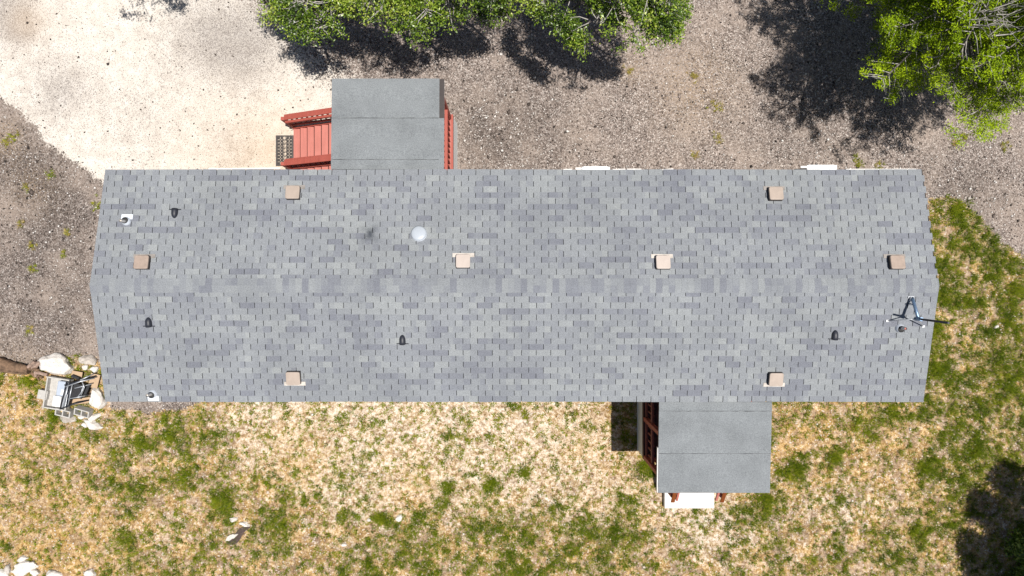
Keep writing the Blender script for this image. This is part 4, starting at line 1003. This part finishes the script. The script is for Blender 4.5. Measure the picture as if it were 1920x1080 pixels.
def grass():
    # single blades in the mats, then tufts whose blades fan out
    N = 655000
    x = rng.uniform(-15, 15, N); y = rng.uniform(-9, 3.0, N)
    pad, yd = zone(x, y)
    g = green_at(x, y) + 0.55 * (fbm(x, y, 6, 77, 2) - .5)
    pr = np.clip(sst(g, .25, .95) * .42 + .012, 0, 1)
    keep = (yd + rng.uniform(-.3, .3, N) > .55) & ~blocked(x, y) & (rng.random(N) < pr)
    x, y, g = x[keep], y[keep], g[keep]
    M = 65000
    tx = rng.uniform(-15, 15, M); ty = rng.uniform(-9, 3.0, M); pad, yd = zone(tx, ty)
    tg = green_at(tx, ty) + .9 * (fbm(tx, ty, 3.5, 177, 2) - .5)
    keep = (yd > .5) & ~blocked(tx, ty) & (rng.random(M) < np.clip(sst(tg, .05, .85) * .48 + .25, 0, 1))
    tx, ty, tg = tx[keep], ty[keep], tg[keep]
    big = [(bx, by, br) for bx, by, br, bw in GREEN if br <= 40 and bw >= .4]
    cx = [tx]; cy = [ty]; cr = [rng.uniform(.012, .040, len(tx)) + .030 * np.clip(tg - .4, 0, 1)]; ct = [np.clip(.30 - .22 * (tg - .2) + rng.normal(size=len(tx)) * .12, .04, .62)]
    for bx, by, br in big:
        p = at(bx, by); m = int(4 + br * .5)
        cx.append(p.x + rng.normal(size=m) * br * K0 * .42); cy.append(p.y + rng.normal(size=m) * br * K0 * .42); cr.append(np.full(m, .075)); ct.append(np.clip(rng.normal(.22, .10, m), 0, .5))
    for bx, by, br, tt_ in WEEDS:
        p = at(bx, by); m = int(3 + br)
        cx.append(p.x + rng.normal(size=m) * br * K0 * .6); cy.append(p.y + rng.normal(size=m) * br * K0 * .6); cr.append(np.full(m, .022)); ct.append(np.clip(rng.normal(tt_, .1, m), 0, .7))
    cx, cy, cr, ct = map(np.concatenate, (cx, cy, cr, ct))
    k = np.clip((cr * 600).astype(int), 13, 46); idx = np.repeat(np.arange(len(cx)), k)
    bx = cx[idx] + rng.normal(size=len(idx)) * cr[idx] * .55; by = cy[idx] + rng.normal(size=len(idx)) * cr[idx] * .55
    ok = ~blocked(bx, by); bx, by, idx = bx[ok], by[ok], idx[ok]
    dry = fbm(x, y, 1.3, 123, 2)
    t0 = np.clip(.46 - .36 * (g - .25) + .55 * (dry - .5) + rng.normal(size=len(x)) * .12, 0, .9)
    t1 = np.clip(ct[idx] + rng.normal(size=len(idx)) * .07, 0, .8)
    sc0 = np.clip(.45 + .6 * (g - .2), .4, .95); sc1 = .55 + cr[idx] * 10 * rng.uniform(.6, 1.2, len(idx))
    global FAN
    FAN = np.concatenate([np.full(len(x), np.nan), np.arctan2(by - cy[idx], bx - cx[idx])])
    return np.concatenate([x, bx]), np.concatenate([y, by]), np.concatenate([t0, t1]), np.concatenate([sc0, sc1])
def straw():
    N = 100000
    x = rng.uniform(-15, 15, N); y = rng.uniform(-9, 3.0, N); pad, yd = zone(x, y)
    keep = (yd > .6) & ~blocked(x, y) & (fbm(x, y, 3, 44, 3) + rng.uniform(-.15, .15, N) > .47)
    x, y = x[keep], y[keep]; return x, y, np.clip(rng.normal(.80, .16, len(x)), .5, 1), rng.uniform(.35, .8, len(x))
gx_, gy_, gt, gs = grass(); sx_, sy_, st_, ss_ = straw()
ng = len(gx_)
x = np.concatenate([gx_, sx_]); y = np.concatenate([gy_, sy_]); t = np.concatenate([gt, st_]); s = np.concatenate([gs, ss_]); n = len(x)
az = rng.uniform(0, 2 * math.pi, n); fan = np.concatenate([FAN, np.full(n - ng, np.nan)])
az = np.where(np.isnan(fan), az, fan + rng.normal(size=n) * .4); L = .085 * s * rng.uniform(.6, 1.4, n)
lean = np.where(np.arange(n) < ng, rng.uniform(.35, 1.1, n), rng.uniform(.9, 1.35, n)); wd = .0056 * rng.uniform(.7, 1.4, n)
z = gz(x, y)
dx = np.cos(az) * np.sin(lean) * L; dy = np.sin(az) * np.sin(lean) * L; dz = np.cos(lean) * L + .004
px_ = -np.sin(az) * wd; py_ = np.cos(az) * wd
V = np.stack([np.stack([x - px_, y - py_, z], 1), np.stack([x + px_, y + py_, z], 1), np.stack([x + dx, y + dy, z + dz], 1)], 1)
gr = big_mesh('grass', V, 3, [(0, 1, 2)], M_['grass'], t); tag(gr, 'patchy green and straw coloured grass over the yard', 'grass', kind='stuff')

OCT = np.array([[1, 0, 0], [0, 1, 0], [-1, 0, 0], [0, -1, 0], [0, 0, 1], [0, 0, -.6]], float)
OF = [(0, 1, 4), (1, 2, 4), (2, 3, 4), (3, 0, 4), (1, 0, 5), (2, 1, 5), (3, 2, 5), (0, 3, 5)]
def stones(x, y, r, tone, name, m, label, cat):
    n = len(x); a = rng.uniform(0, 2 * math.pi, n)
    P = OCT[None] * (1 + rng.uniform(-.3, .3, (n, 6, 1))) * np.stack([r * rng.uniform(.8, 1.4, n), r * rng.uniform(.6, 1, n), r * rng.uniform(.4, .75, n)], 1)[:, None, :]
    c, s_ = np.cos(a)[:, None], np.sin(a)[:, None]
    Q = np.stack([P[..., 0] * c - P[..., 1] * s_ + x[:, None], P[..., 0] * s_ + P[..., 1] * c + y[:, None], P[..., 2] + gz(x, y)[:, None] + r[:, None] * .25], -1)
    o = big_mesh(name, Q, 6, OF, m, tone); tag(o, label, cat, kind='stuff')
N = 112000
x = rng.uniform(-15, 15, N); y = rng.uniform(-4, 9, N); pad, yd = zone(x, y)
keep = (rng.random(N) < np.clip(1 - pad * 1.02, 0, 1)) & (yd < .5 + rng.uniform(-.2, .1, N)) & ~blocked(x, y)
x, y = x[keep], y[keep]; n = len(x)
PXs, PYs = to_px(x, y); co_ = np.clip(bumps(PXs, PYs, COARSE), 0, 1)
r = .011 * np.exp(rng.normal(size=n) * .42) * (1 + .55 * co_); tn = np.clip(rng.normal(.50, .40, n) + .22 * co_ + .35 * (fbm(x, y, .5, 200) - .5) - .03 * (x < -6), 0, 1)
xs2 = rng.uniform(-13.4, -3, 900); ys2 = rng.uniform(2.6, 7.6, 900); pd2, _ = zone(xs2, ys2); k2 = (pd2 > .6) & ~blocked(xs2, ys2); xs2, ys2 = xs2[k2], ys2[k2]
x = np.concatenate([x, xs2]); y = np.concatenate([y, ys2]); r = np.concatenate([r, .013 * np.exp(rng.normal(size=len(xs2)) * .45)]); tn = np.concatenate([tn, rng.uniform(.05, .45, len(xs2))])
stones(x, y, r, tn, 'gravel', M_['gravel'], 'loose brown and grey gravel around the home', 'gravel')
N = 34000
x = rng.uniform(-15, 15, N); y = rng.uniform(-9, 9, N); pad, yd = zone(x, y)
cl = fbm(x, y, .9, 300, 3)
keep = ((yd > .5) & (cl + rng.uniform(-.12, .12, N) > .5)) & ~blocked(x, y)
x, y = x[keep], y[keep]; n = len(x); r = .010 * np.exp(rng.normal(size=n) * .5)
stones(x, y, r, rng.uniform(0, 1, n), 'limestone_chips', M_['chips'], 'small white limestone chips scattered through the grass', 'stones')
